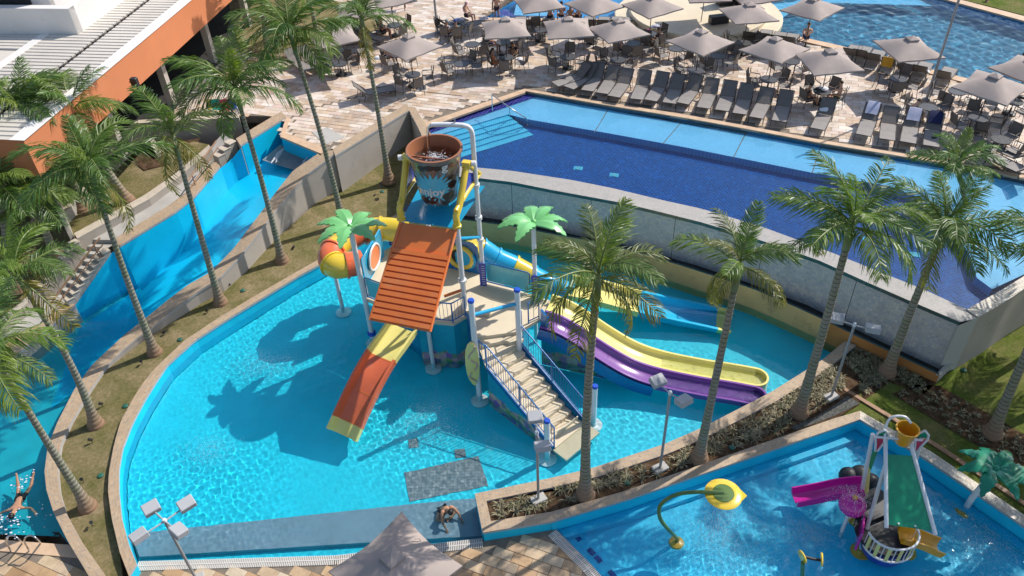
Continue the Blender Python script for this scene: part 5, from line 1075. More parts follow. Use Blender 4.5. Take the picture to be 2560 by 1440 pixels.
def make_lounger():
    t=thing('sun_lounger','dark mesh sun lounger','sun lounger'); w_=.31
    # foot at -y, head at +y, length 1.9, back raised
    for s in(-1,1): MB().tube([(w_*s,-.98,.30),(w_*s,.32,.32)],.018,6).build('side_rail',M['alu'],t); MB().tube([(w_*s,.32,.33),(w_*s,.88,.86)],.016,6).build('back_rail',M['alu'],t)
    for s in(-1,1):
        for y in(-.9,.42): MB().tube([(w_*s,y,.31),(w_*s*1.02,y-.06 if y<0 else y+.1,0)],.017,6).build('leg',M['alu'],t)
    MB().loft([[(-w_+.02,-.97,.315),(-w_+.02,-.97,.295),(w_-.02,-.97,.295),(w_-.02,-.97,.315)],[(-w_+.02,-.3,.30),(-w_+.02,-.3,.28),(w_-.02,-.3,.28),(w_-.02,-.3,.30)],[(-w_+.02,.32,.33),(-w_+.02,.32,.31),(w_-.02,.32,.31),(w_-.02,.32,.33)]],True,0,True).build('seat',M['slingt'],t)
    MB().loft([[(-w_+.02,.33,.35),(-w_+.02,.345,.33),(w_-.02,.345,.33),(w_-.02,.33,.35)],[(-w_+.02,.60,.57),(-w_+.02,.615,.555),(w_-.02,.615,.555),(w_-.02,.60,.57)],[(-w_+.02,.87,.86),(-w_+.02,.885,.845),(w_-.02,.885,.845),(w_-.02,.87,.86)]],True,0,True).build('backrest',M['sling'],t)
    MB().tube([(-w_,.88,.865),(w_,.88,.865)],.016,6).build('head_bar',M['alu'],t); MB().tube([(-w_,.62,.6),(-w_,.75,.0),(w_,.75,.0),(w_,.62,.6)],.012,5).build('back_support',M['alu'],t); MB().tube([(-w_,-.98,.305),(w_,-.98,.305)],.016,6).build('foot_bar',M['alu'],t); return t
protos={'c':make_chair(),'t':make_table(),'p':make_parasol(),'l':make_lounger()}
_ct=child_table(); trees={k:tree_of(o,_ct) for k,o in protos.items()}; trees={k:(protos[k],trees[k]) for k in trees}
SCL={'c':1.1,'t':.9,'p':1.0,'l':1.12}
def put(k,loc,rz,label,group):
    o=copy_tree(trees[k]); o.location=loc; o.scale=(SCL[k],)*3; o.rotation_euler=(rnd.uniform(-.03,.03)*(k=='p'),rnd.uniform(-.03,.03)*(k=='p'),rz); o['label']=label; o['group']=group; return o
GC,GTb,GP,GLg='armchairs around the terrace tables','round tables on the terrace','taupe parasols on the terrace','sun loungers on the terrace'
# tables: picture position of the top centre, description of place, chair bearings (deg, world), parasol turn or None
TB=[((848,156),'beside the left sunbeds under the palm crown',(20,75,170,215),20),
 ((1031,183.5),'under the front left parasol by the river',(5,150,225,285),42),
 ((996,133),'of the shirtless man at the left',(150,230,330),None),
 ((1154,156),'without parasol left of the orange dress',(10,60,165,215),None),
 ((1135.5,62),'beside the two capped men at the far end',(240,280,335,150),None),
 ((1266,140),'of the orange dressed woman',(200,260,340,60),4),
 ((1421,139),'just above the first pool row loungers',(150,215,330,80),2),
 ((1545,146),'behind the left end of the pool row',(170,140,320,60),20),
 ((1350.5,72),'below the second parasol of the back row',(210,330,100),12),
 ((1481.5,77),'below the third parasol of the back row',(200,320,250),35),
 ((1624,80.6),'with the pink bag left of the stage',(160,250,300,20),30),
 ((1740,173),'in the middle of the terrace',(140,325,40,215),38),
 ((1859.5,104),'between the stage and the lagoon loungers',(130,30,210,330),8),
 ((1923,195),'behind the middle of the pool row',(150,20,330,200),40),
 ((2056,225),'shared by the woman and the bald man',(200,100,45,335),5),
 ((2247,193),'left of the tall lamp post near the lagoon',(170,250,320,45),8),
 ((2323,264),'at the foot of the tall lamp post',(140,20,200),None),
 ((2447,292),'near the two sideways loungers',(175,75,250,330),40),
 ((2536,250),'at the right edge of the terrace',(160,100,280),32),
 ((1980,150),'half hidden behind the second middle parasol',(200,290,350),None),
 ((1585,105),'between the back row and the fourth parasol',(160,205,270,330,40),None),
 ((1258,102),'of the people in black behind the front parasol',(150,215,330,20),None),
 ((1795,136),'right of the middle parasol',(170,215,325,20),None),
 ((1690,118),'in the shade left of the middle parasol',(150,205,300,20),None),
 ((2505,345),'at the right edge near the lower loungers',(150,205,300,40),None),
 ((2395,225),'between the tall lamp post and the lagoon',(150,215,300,20),None),
 ((985,60),'far left behind the light mast',(150,205,300,40),25),
 ((1180,108),'left of the people in black',(170,215,300,40),None)]
CW={0:'east',1:'n'}
def bearing(a):
    a%=360; return ['right','far right','far','far left','left','near left','near','near right'][int((a+22.5)//45)%8]
for i,((x,y),where,chs,pr) in enumerate(TB):
    c=P(x,y,DA+.73); c.z=DA+.012; put('t',c,R_(rnd.uniform(0,90)),'round charcoal slatted table '+where,GTb)
    if pr is None: MB_=None
    else: put('p',c,R_(pr),'taupe square parasol over the table '+where,GP)
    for a in chs:
        r=.76+rnd.uniform(-.05,.15); an_=R_(a+rnd.uniform(-6,6)); q=c+Vector((r*math.cos(an_),r*math.sin(an_),0)); put('c',q,an_-math.pi/2+R_(rnd.uniform(-10,10)),'dark armchair '+bearing(a)+' of the table '+where,GC)
# parasols without a table in view
for (x,y),tr,lab in(((1233,62),25,'taupe parasol furthest left in the back row beside the far pool'),((1749,77),3,'taupe parasol in front of the round stage steps'),((2012,121),40,'taupe parasol beside the lagoon shading the shirtless man'),((910,118),15,'taupe parasol half hidden by palm fronds near the left lawn'),((1872,82),10,'taupe parasol on the stage side of the lagoon edge')):
    c=P(x,y,DA); put('p',c+Z3(0,0,.01),R_(tr),lab,GP)
# near parasol on the lower deck, shaded by the palm
c=P(985,1395,2.95); o=put('p',Z3(c.x,c.y,.02),R_(44),'large taupe parasol on the lower deck with palm shadows across it','parasols'); o.scale=(1.06,)*3; del o['group']
# loungers: picture points of foot end and of head end (at ground)
def lounger(fx,fy,hx,hy,label,group=GLg):
    a,b2=P(fx,fy,DA+.3),P(hx,hy,DA+.85); d=b2-a; an_=math.atan2(d.y,d.x)-math.pi/2+rnd.uniform(-.05,.05); u=Vector((d.x,d.y,0)).normalized(); a=a+Vector((rnd.uniform(-.05,.05),rnd.uniform(-.08,.08),0)); c=a+u*1.08; c.z=DA+.012; return put('l',c,an_,label,group),c,an_
s2=2.977; q2=lambda x,y:(850+x/s2,y/s2); q3=lambda x,y:(1700+x/s2,y/s2)
ORD=['first','second','third','fourth','fifth','sixth','seventh','eighth','ninth','tenth','eleventh','twelfth','thirteenth','fourteenth']
row=[(q2(1600,632),q2(1680,535)),(q2(1700,655),q2(1775,540)),(q2(1850,683),q2(1920,500)),(q2(1950,703),q2(2020,530)),(q2(2040,722),q2(2125,540)),(q2(2200,740),q2(2272,540)),(q2(2310,750),q2(2388,555)),(q2(2435,768),q2(2505,580)),(q3(25,782),q3(105,610)),(q3(165,808),q3(235,610)),(q3(300,828),q3(362,640)),(q3(450,858),q3(508,655)),(q3(575,880),q3(640,675)),(q3(725,905),q3(782,700))]
for i,(a,b2) in enumerate(row): lounger(*a,*b2,'dark mesh sun lounger, '+ORD[i]+' from the left in the row along the upper pool')
TWL=[]
for i,(a,b2,lab) in enumerate(((q3(1030,972),q3(1085,820),'dark sun lounger alone with a crumpled white towel near the seated couple'),(q3(1370,1012),q3(1430,810),'dark sun lounger with the first lavender towel over its back'),(q3(1535,1040),q3(1585,825),'dark bare sun lounger between the two lavender towels'),(q3(1695,1072),q3(1745,850),'dark sun lounger with the second lavender towel over its back'),(q3(1865,1100),q3(1912,890),'dark sun lounger with a spotted navy towel at the pool row end'))):
    TWL.append(lounger(*a,*b2,lab))
for a,b2,lab in((q3(2290,1075),q3(2540,1090),'upper of the two loungers turned sideways at the right hand pool edge'),(q3(2310,1165),q3(2560,1180),'lower of the two loungers turned sideways at the right hand pool edge')): lounger(*a,*b2,lab)
ORD2=['first','second','third','fourth','fifth','sixth','seventh','eighth']
for i,(x,y) in enumerate(((510,300),(605,312),(705,325),(800,340))):
    a=q3(x+40,y-80); b2=q3(x,y-30); lounger(*a,*b2,'dark sun lounger facing the lagoon, '+ORD2[i]+' from the stage')
for i,(x,y) in enumerate(((1240,430),(1330,445),(1420,470),(1530,500))):
    a=q3(x+70,y-85); b2=q3(x,y-45); TWL.append(lounger(*a,*b2,'dark sun lounger facing the lagoon, '+ORD2[i]+' in the group by the mustard towel'))
for i,(x,y) in enumerate(((1950,600),(1770,560),(1650,540))):
    a=q3(x+70,y-85); b2=q3(x,y-20); lounger(*a,*b2,['dark sun lounger facing the lagoon right of the tall lamp post','dark sun lounger with a folded white towel left of the tall lamp post','dark sun lounger half hidden behind the table near the tall lamp post'][i])
for i,x in enumerate((1340,1435,1545,1860,1960,2060,2155)):
    a=q2(x+5,132); b2=q2(x,168); lounger(*a,*b2,'dark sun lounger facing the far left pool, '+ORD2[i]+' from the left')
s4=4.7407; q4=lambda x,y:(640+x/s4,y/s4)
for i,(a,b2,lab) in enumerate(((q4(820,790),q4(640,610),'pale grey lounger by the left lawn kerb nearest the table'),(q4(640,830),q4(470,640),'pale grey lounger by the left lawn kerb half behind palm fronds'),(q4(1270,610),q4(1130,500),'pale grey lounger by the lawn kerb left of the shirtless man'),(q4(1400,520),q4(1230,360),'pale grey lounger behind the palm trunk near the lawn kerb'),(q4(1520,470),q4(1370,330),'pale grey lounger furthest up the left lawn kerb'),(q4(1640,1050),q4(1230,1010),'dark lounger standing alone left of the front left table'),(q4(2480,230),q4(2230,210),'dark lounger of the pink capped woman'),(q4(2720,260),q4(2600,180),'dark lounger with a white towel beside the pink capped woman'))): lounger(*a,*b2,lab)
for k in protos: 
    for c in bpy.data.objects[protos[k].name].children_recursive: bpy.data.objects.remove(c)
    bpy.data.objects.remove(protos[k])
# towels
def towel(label,lo_,mat,L0=.55,L1=1.12,over=.32):
    o,c,an_=lo_; u=Vector((-math.sin(an_),math.cos(an_),0)); s_=Vector((math.cos(an_),math.sin(an_),0)); pts=[(y*1.12,z*1.12) for y,z in((.50,.50+.03),(.68,.67),(.88,.89),(.93,.90),(.95,.70),(.96,.45))]
    b=MB(); A=[c+u*y+Z3(0,0,z+.02)-s_*(.27+rnd.uniform(-.02,.02)) for y,z in pts]; Mi=[c+u*y+Z3(0,0,z+.03+rnd.uniform(-.01,.01)) for y,z in pts]; B=[c+u*y+Z3(0,0,z+.02)+s_*(.27+rnd.uniform(-.02,.02)) for y,z in pts]
    b.band(A,Mi); b.band(Mi,B); tag(b.build('towel',mat,smooth=70),label,'towel')
towel('lavender towel draped over the lounger nearest the bald man',TWL[1],M['towelb']); towel('lavender towel draped over the second lounger near the tall lamp post',TWL[3],M['towelb'])
M['navy']=surf('spotted_navy_cloth',(.01,.015,.07),.9,.6,30); towel('spotted navy towel draped over the last lounger of the pool row',TWL[4],M['navy']); towel('mustard towel over the lounger by the lagoon',TWL[8],M['towely'])
def crumple(label,p,sz,mat,seed,name='towel',cat='towel'):
    r=random.Random(seed); b=MB(); n=12; rings=[]
    for i in range(6):
        f=i/5; rr=sz*math.cos(f*1.45)*1.0+.01; rings.append([p+Z3(rr*math.cos(k*2*math.pi/n)*(1+r.uniform(-.25,.25)),rr*.7*math.sin(k*2*math.pi/n)*(1+r.uniform(-.25,.25)),sz*.42*math.sin(f*1.45)+r.uniform(-.02,.02)*(i>0)) for k in range(n)])
    b.loft(rings,True,0,True); tag(b.build(name,mat,smooth=60),label,cat)
crumple('crumpled white towel on the lone lounger near the seated couple',P(*q3(1085,815),DA+.5),.3,M['towelw'],1)
crumple('folded white towel on the lounger left of the tall lamp post',P(*q3(1810,535),DA+.38),.28,M['towelw'],2)
crumple('white and black bag heap on the couple\'s table',P(*q3(1060,660),DA+.76),.26,M['towelw'],3,'bag','bag'); crumple('black beach bag on the couple\'s table',P(*q3(1030,665),DA+.76),.2,M['black'],4,'bag','bag')
crumple('small pink bag on the table left of the stage',P(*q2(2290,228),DA+.76),.13,M['magenta'],5,'bag','bag')
crumple('black beach bag on the right edge table',P(*q3(2545,725),DA+.78),.22,M['black'],6,'bag','bag')
crumple('white towel heap on the table of the orange dressed woman',P(*q2(1335,440),DA+.76),.2,M['towelw'],7); crumple('dark bag on the table of the orange dressed woman',P(*q2(1200,410),DA+.78),.2,M['black'],8,'bag','bag')
crumple('blue white towel on the lounger of the pink capped woman',P(*q2(880,150),DA+.36),.3,M['towelb'],9); crumple('white towel on the lounger behind the capped men',P(*q2(1075,140),DA+.45),.28,M['towelw'],10)
crumple('white towel hanging on the chair left of the stage',P(*q2(2350,200),DA+.7),.28,M['towelb'],11); crumple('white shirt over the chair back beside the shirtless man',P(*q4(1450,690),DA+.6),.28,M['towelw'],12,'shirt','clothing'); crumple('dark flip flops heap on the last lounger seat',P(*q3(1890,1025),DA+.36),.12,M['black'],13,'sandals','sandals')
# stage equipment
for i,(x,y,sz,lab) in enumerate((((q3(330,30))+((.9,.7,1.3),'tall black loudspeaker cabinet on the stage')),((q3(470,40))+((1.0,.7,.9),'black equipment trunk with open lid on the stage')),((q3(285,170))+((1.1,.5,.45),'low black stage monitor at the front of the stage')))):
    p=P(x,y,DA+.56); t=thing('stage_equipment',lab,'audio equipment',tuple(p)); MB().rbox(p+Z3(0,0,sz[2]/2),sz,.03,R_(10)).build('cabinet',M['black'],t); MB().rbox(p+Z3(0,-sz[1]/2-.012,sz[2]/2),(sz[0]*.85,.02,sz[2]*.8),.005,R_(10)).build('grille_cloth',M['dark'],t)
# wooden lifeguard style bench, far left
p=P(*q4(1690,120),DA); t=thing('timber_bench','tall brown timber bench by the left lawn kerb','bench',tuple(p))
MB().rbox(p+Z3(0,.1,.75),(.9,.5,.06),.01).build('seat',M['wood'],t); MB().rbox(p+Z3(0,.38,1.1),(.9,.06,.55),.01).build('backrest',M['wood'],t)
for sx in(-1,1):
    for sy in(-1,1): MB().box(p+Z3(.42*sx,.1+.24*sy,.37),(.06,.06,.74)).build('leg',M['wood'],t)
    MB().box(p+Z3(.44*sx,.1,1.0),(.06,.5,.04)).build('armrest',M['wood'],t)
# lawn kerb at the far left
border('sandstone kerb of the far left lawn behind the pale loungers',PL([(600,150),(760,122),(905,92),(962,72)],DA+.16),PL([(602,158),(763,130),(908,99),(966,78)],DA+.16))
# steel rails of the upper pool
t=thing('pool_handrail','stainless steel handrail beside the steps of the upper pool','handrail',tuple(P(1232,282,DA)))
MB().tube([P(*q2(1135,840),DA-.3),P(*q2(1130,705),DA+.85),P(*q2(1262,800),DA+.72),P(*q2(1385,880),DA+.15),P(*q2(1405,950),DA-.6)],.028,8).build('rail',M['steel'],t,smooth=50); MB().tube([P(*q2(1262,800),DA+.72),P(*q2(1262,880),DA-.2)],.024,8).build('rail_post',M['steel'],t,smooth=50)
t=thing('pool_ladder','stainless steel ladder handles at the corner of the river basin','ladder',tuple(P(40,1385,0)))
for dx in(0,46):
    MB().tube(crv([P(28+dx,1378,.02),P(14+dx,1350,.75),P(30+dx,1338,.9),P(50+dx,1350,.72),P(58+dx,1362,-.4)],14),.028,8).build('ladder_handle',M['steel'],t,smooth=50)
# tall lamp posts on the terrace
for (bx,by),(tx,ty),lab in(((2316,249),(2415,-60),'tall slim light mast standing on the terrace at the lounger row'),((1094,83),(1086,-40),'grey light mast beside the far left tables')):
    a=P(bx,by,DA); t=thing('light_mast',lab,'lamp post',tuple(a)); MB().tube([a,a+Z3(0,0,9)],[.07,.045],12).build('mast',M['pole'],t,smooth=50); MB().lathe([(.2,0),(.2,.05),(.11,.1)],a,14).build('base_plate',M['pole'],t,smooth=40)
# underwater lights of the upper pool
for i,(x,y) in enumerate(((1445,440),(1534,457),(2164,618),(2277,656))):
    p=P(x,y,ZU+.02); t=thing('pool_light','square turquoise underwater light, '+ORD[i]+' along the deep mosaic floor','pool light',tuple(p),0,'underwater lights in the upper pool'); MB().rbox(p,(.42,.30,.03),.01,R_(-15)).build('light_body',M['step'],t); MB().lathe([(.14,0),(.14,.04),(.01,.045)],p,14).build('lens',M['glasspanel'],t,smooth=40)
# ================================================ PALMS, LAMPS, SMALL THINGS
def leaf_mat(name,cols,tr=.36):
    m,t,b=nmat(name); oi=node(t,'ShaderNodeObjectInfo').outputs['Random']; c=coords(t)
    r=ramp(t,[(i/(len(cols)-1),q) for i,q in enumerate(cols)],oi).outputs[0]
    n=ramp(t,[(.3,(.6,.65,.6)),(.7,(1.25,1.2,1.1))],noise(t,c,3.5,4)).outputs[0]; r=mix(t,1.0,r,n,'MULTIPLY')
    t.links.new(r,b.inputs['Base Color']); b.inputs['Roughness'].default_value=.42; b.inputs['Specular IOR Level'].default_value=.5
    tl=t.nodes.new('ShaderNodeBsdfTranslucent'); r2=mix(t,1.0,r,(1.5,1.6,.6),'MULTIPLY'); t.links.new(r2,tl.inputs[0])
    mx=t.nodes.new('ShaderNodeMixShader'); mx.inputs[0].default_value=tr; t.links.new(b.outputs[0],mx.inputs[1]); t.links.new(tl.outputs[0],mx.inputs[2]); t.links.new(mx.outputs[0],t.nodes['Material Output'].inputs[0]); return m
M['frond']=leaf_mat('palm_leaflet',[(.075,.15,.03),(.12,.21,.04),(.095,.17,.05),(.16,.25,.035),(.12,.19,.055),(.21,.28,.045)])
M['frondold']=leaf_mat('old_palm_leaflet',[(.24,.20,.035),(.18,.19,.035),(.30,.22,.05)])
M['rachis']=surf('palm_rachis',(.16,.20,.05),.5,.2,4,kind='obj'); 
def trunk_mat():
    m,t,b=nmat('palm_bark'); c=coords(t,'obj'); sp=node(t,'ShaderNodeSeparateXYZ'); t.links.new(c,sp.inputs[0])
    wv=node(t,'ShaderNodeTexWave',bands_direction='Z',i_Scale=1.9,i_Distortion=1.6,i_Detail=2.0); wv.inputs['Detail Scale'].default_value=2.5; t.links.new(c,wv.inputs['Vector'])
    a=ramp(t,[(.0,(.12,.10,.07)),(.16,(.26,.23,.175)),(.8,(.34,.305,.24)),(1,(.25,.225,.17))],wv.outputs[0]).outputs[0]
    lk=ramp(t,[(.45,(1,1,1)),(.62,(.82,.92,.72))],noise(t,c,2.2,5)).outputs[0]; a=mix(t,1.0,a,lk,'MULTIPLY')
    f=ramp(t,[(0.0,(1,1,1)),(.16,(0,0,0))],sp.outputs[2]).outputs[0]
    d=node(t,'ShaderNodeMath',operation='DIVIDE'); d.inputs[1].default_value=7.0; t.links.new(sp.outputs[2],d.inputs[0]); f=ramp(t,[(0.0,(1,1,1)),(.16,(0,0,0))],d.outputs[0]).outputs[0]
    a=mix(t,f,a,(.27,.155,.09)); t.links.new(a,b.inputs['Base Color']); b.inputs['Roughness'].default_value=.85; bump(t,b,wv.outputs[0],.5,.03); return m
M['bark']=trunk_mat(); M['shaft']=surf('palm_crownshaft',(.20,.24,.12),.5,.2,3,kind='obj')
def frond_mesh(seed,L_,bend,npair=66,ll=.74,vee=.55,mats=None,wind=0.0):
    r=random.Random(seed); b=MB(); n=16; pts=[]; p=Vector((0,0,0)); e=0.0
    for i in range(n):
        pts.append(p.copy()); s=i/(n-1); e=-bend*s**1.25; p=p+Vector((math.cos(e),wind*s*.6,math.sin(e)))*(L_/(n-1))
    b.tube(pts,[.035*(1-.85*i/(n-1))+.004 for i in range(n)],5,1)
    for k in range(npair):
        s=.10+.89*(k+r.uniform(-.3,.3))/npair; f=s*(n-1); i=min(int(f),n-2); q=pts[i].lerp(pts[i+1],f-i); t=(pts[i+1]-pts[i]).normalized(); side0=Vector((0,1,0)); up=side0.cross(t)*-1
        if up.z<0: up=-up
        prof=(math.sin(math.pi*min(1,.18+s*.80)))**.6
        for sd in(-1,1):
            l=ll*prof*r.uniform(.8,1.1); an=R_(r.uniform(32,50))*(1-.35*s); pl=r.choice((-.25,.05,.3))+vee*.3
            dr=(t*math.sin(R_(90)-R_(58)+an*.35)+side0*sd*math.cos(an*.5)+up*pl).normalized()
            wv=t*.5+up*.5*r.uniform(-1,1); wv=(wv-dr*wv.dot(dr)).normalized()*(.019*r.uniform(.8,1.2))
            g1=Vector((0,0,-1)); k_=r.uniform(.6,1.5); m1=q+dr*l*.5+g1*l*.14*k_; m2=q+dr*l*.78+g1*l*.40*k_; m3=q+dr*l*.88+g1*l*.72*k_
            b.add([q-wv*.6,q+wv*.6,m1+wv,m1-wv,m2+wv*.75,m2-wv*.75,m3],[(0,1,2,3),(3,2,4,5),(5,4,6)],0)
    o=b.build('frond',mats or [M['frond'],M['rachis']]); me=o.data; bpy.data.objects.remove(o); return me
FR=[frond_mesh(1,2.7,.55),frond_mesh(2,2.8,1.0),frond_mesh(3,2.9,1.35),frond_mesh(4,2.7,1.75),frond_mesh(5,2.6,.9,50,.6),frond_mesh(6,2.85,1.5,60,.7)]
M['frondolive']=leaf_mat('olive_palm_leaflet',[(.17,.18,.05),(.13,.16,.05),(.20,.19,.06)])
FV=[frond_mesh(31,2.6,1.1,48,.6,.5,[M['frondolive'],M['rachis']]),frond_mesh(32,2.7,1.5,48,.62,.4,[M['frondolive'],M['rachis']]),frond_mesh(33,2.5,1.9,44,.6,.4,[M['frondolive'],M['rachis']])]
FO=[frond_mesh(7,2.6,1.6,40,.55,.4,[M['frondold'],M['rachis']]),frond_mesh(8,2.5,2.0,36,.5,.4,[M['frondold'],M['rachis']])]
def face_plane(px,py,B):
    "height of a picture point on the upright plane through B that faces the camera"
    n=Vector((B.x,B.y,0)).normalized(); v=_d*FPX+_r*(px-1280)-_u*(py-720); o=Vector((0,0,CAM_H)); return o+v*((B-o).dot(n)/v.dot(n))
def palm(label,base,top,nf=13,old=1,scale=1.0,seed=0,r0=.13,group=None,spread=1.0,basez=None,shaft=1.0,olive=False):
    r=random.Random(seed); B=P(*base); T_=face_plane(*top,B) if len(top)==2 else Vector(top); t=thing('palm_tree',label,'palm tree',tuple(B),0,group)
    h=(T_-B).length; n=34; pts=[];rad=[]
    bow=Vector((r.uniform(-.12,.12),r.uniform(-.12,.12),0))
    for i in range(n):
        s=i/(n-1); p=B.lerp(T_,s)+bow*math.sin(math.pi*s); z=s*h; pts.append(p); fl=.17*math.exp(-z/.22)+.07*math.exp(-z/.9); rad.append((r0*(1-.38*s)+fl)*(1.03 if i%2 else .97))
    pts[0]=pts[0]-Vector((0,0,.15)); b=MB(); b.tube(pts,rad,12); b.build('trunk',M['bark'],t,smooth=60)
    d=(T_-pts[-3]).normalized(); b=MB(); C_=T_+d*(.95*shaft); b.tube([T_-d*.05,T_+d*.15,T_+d*.5*shaft,C_],[rad[-1]*1.05,rad[-1]*1.25,rad[-1]*1.05,.07],12); b.build('crownshaft',M['shaft'],t,smooth=60)
    ga=2.39996; a0=r.uniform(0,6.28)
    for k in range(nf):
        s=k/(nf-1); a=a0+k*ga+r.uniform(-.2,.2); el=R_(78-68*s**.8*spread+r.uniform(-8,8)); me=FR[0] if s<.12 else FR[1+int(r.random()*5)%5]
        if olive and k%2: me=FV[k%3]
        if k>=nf-old: me=FO[k%2]; el=R_(r.uniform(-35,8))
        o=mobj('frond',me,t,tuple(C_-d*(.25*s)-B)); o.rotation_euler=(r.uniform(-.35,.35),-el,a); sc_=scale*r.uniform(.88,1.08)*(.8 if s<.1 else 1); o.scale=(sc_,)*3
    return t
GPl='palms along the grass strip'
palm('palm at the foot of the grass strip leaning out over the river basin',(220,1268,.18),(8,925),13,1,.9,1)
palm('palm on the grass strip, second from the lower end, frond reaching over the walkway',(240,1062,.25),(72,735),12,2,.92,2)
palm('palm on the grass strip in front of the river steps',(387,882,.32),(243,478),14,2,.92,3)
palm('palm on the grass strip with olive tinged fronds below the terracotta fascia',(551,757,.42),(447,392),11,3,.88,44,olive=True)
palm('tall palm in the middle of the grass strip with a broad green crown',(705,652,.55),(602,272),15,0,.95,5)
palm('tall palm on the grass strip whose crown overlaps the left terrace tables',(857,556,.75),(741,135),17,1,.92,6)
palm('palm at the top of the grass strip beside the grey retaining wall',(972,448,1.05),(913,95),11,1,.85,17)
palm('thick palm in the planter in front of the twin slide start',(1463,1238,.42),(1489,752),13,4,.84,8,.155,olive=True)
palm('palm in the planter before the twin slide end with yellow green crown',(1747,1147,.42),(1836,722),12,3,.72,9,.145,olive=True)
palm('palm in the planter near the gravel, crown before the upper pool',(1997,1033,.42),(2115,620),16,1,.88,10,.165)
palm('stout palm beside the ochre trough, crown over the right end of the upper pool',(2217,932,.40),(2340,622),16,1,.90,11,.165)
palm('palm on the right lawn cut by the picture edge',(2480,1085,.40),(2650,700),13,0,.85,12,.16)
palm('dark palm on the garden lawn beside the stepped wall',(142,650,1.2),(95,520),15,0,.9,13,.16,shaft=.7)
palm('palm with a shaggy crown in front of the corrugated roof',(318,500,1.95),(205,315),13,1,1.0,14,.17)
palm('dense palm at the left picture edge below the roof corner',(20,560,1.7),(-15,335),16,0,1.0,15,.17)
palm('low leafy palm at the left picture edge above the steps',(35,720,1.0),(5,520),16,0,.95,16,.17)
palm('slim dark palm behind the left terrace lawn',(672,146,DA),(652,-45),12,0,1,18,.15)
palm('palm behind the upper pool steps wall at the far lawn',(795,95,DA),(760,-40),12,0,.9,19,.14)
palm('bushy palm between the twin right palms and the loungers',(2430,640,.4),(2402,455),14,0,.7,20,.13)
palm('bushy palm in the garden in front of the terracotta fascia end',(95,560,1.8),(62,310),16,1,.95,26,.15,shaft=.7)
palm('dark bushy palm in the middle of the garden lawn',(205,520,1.9),(165,415),16,1,.9,27,.15,shaft=.6)
# palms just outside the picture whose shadows fall into it
palm('palm beyond the right picture edge shading the toddler pool',(2720,1250,.4),(2900,900),15,0,1.05,21,.2)
palm('palm beyond the right picture edge shading the lawn',(2700,960,.4),(2840,640),15,0,1.05,22,.2)
palm('palm beyond the lower right corner shading the toddler structure',(2950,1400,.4),(3180,1050),15,0,1.05,23,.2)
palm('palm beyond the right picture edge shading the mulch bed',(2640,850,.4),(2790,560),15,0,1.0,24,.16)
palm('palm far beyond the right picture edge shading the lawn edging',(2860,1110,.4),(3020,800),15,0,1.0,25,.16)
# small broadleaf tuft plants of the planter: ground cover nobody could count
def tuft(b,p,r,n,l,mi):
    for k in range(n):
        a=r.uniform(0,6.28); el=r.uniform(.25,1.2); d=Vector((math.cos(a)*math.cos(el),math.sin(a)*math.cos(el),math.sin(el))); s=Vector((-math.sin(a),math.cos(a),0))*.011; L_=l*r.uniform(.6,1.15)
        m1=p+d*L_*.55; m2=p+d*L_+Vector((0,0,-L_*.30)); b.add([p-s,p+s,m1+s,m1-s,m2],[(0,1,2,3),(3,2,4)],mi if r.random()<.7 else 1-mi)
M['spider']=surf('variegated_blade',(.32,.28,.17),.6,.25,3); M['spider2']=surf('green_blade',(.15,.14,.065),.6,.25,3)
def cover(poly,z,n,seed,l=.24,bl=16,name='ground_cover',label='pale variegated tufts of ground cover'):
    r=random.Random(seed); b=MB(); x0,x1=min(p[0] for p in poly),max(p[0] for p in poly); y0,y1=min(p[1] for p in poly),max(p[1] for p in poly); k=0
    while k<n:
        x,y=r.uniform(x0,x1),r.uniform(y0,y1)
        if inpoly(np.array([x]),np.array([y]),poly)[0]: tuft(b,Vector((x,y,z)),r,bl,l,0 if r.random()<.75 else 1); k+=1
    tag(b.build(name,[M['spider'],M['spider2']]),label,'ground cover',None,'stuff')
def shrink(poly,k=.0): return [(p.x,p.y) for p in poly]
cover(shrink(PL([(1235,1262),(1400,1222),(1690,1140),(1950,1010),(2085,915),(2105,960),(2060,1010),(1940,1085),(1750,1152),(1560,1215),(1390,1265),(1245,1292)],.42)),.43,215,1,l=.33,bl=15,label='pale variegated spider plants covering the long planter')
cover(shrink(PL([(2135,862),(2300,945),(2310,975),(2225,948),(2160,990),(2140,935),(2110,900)],.4)),.41,150,2,label='pale variegated spider plants beside the ochre trough wall')
cover(shrink(PL([(2290,965),(2350,970),(2560,1095),(2560,1165),(2420,1095),(2240,985)],.4)),.41,110,3,.16,10,label='sparse low plants in the mulch bed of the right lawn')
# floodlight posts
def lamp(label,base,top,heads):
    B=P(*base); T_=face_plane(*top,B); T_=Z3(B.x,B.y,T_.z); t=thing('floodlight_post',label,'lamp post',tuple(B))
    MB().tube([B,T_],.045,10).build('pole',M['pole'],t,smooth=50); MB().rbox(B+Z3(0,0,.05),(.5,.32,.12),.02,R_(25)).build('base_block',M['concrete'],t); MB().lathe([(.06,0),(.07,.06),(.05,.12),(.01,.14)],T_,10).build('pole_top',M['white'],t,smooth=40)
    for dx,dy,rz,tilt in heads:
        c=T_+Z3(dx,dy,.04); MB().tube([T_+Z3(0,0,.03),c],.025,6).build('arm',M['lampgrey'],t); Rm=Matrix.Rotation(R_(rz),3,'Z')@Matrix.Rotation(R_(tilt),3,'X')
        h=MB().rbox(c+Z3(dx*.35,dy*.35,.06),(.45,.36,.20),.02,M=Rm).build('lamp_head',M['lampgrey'],t); MB().box(c+Z3(dx*.35,dy*.35,.06)+Rm@Z3(0,0,-.105),(.38,.29,.01),M=Rm).build('lamp_glass',M['glasspanel'],h)
    return t
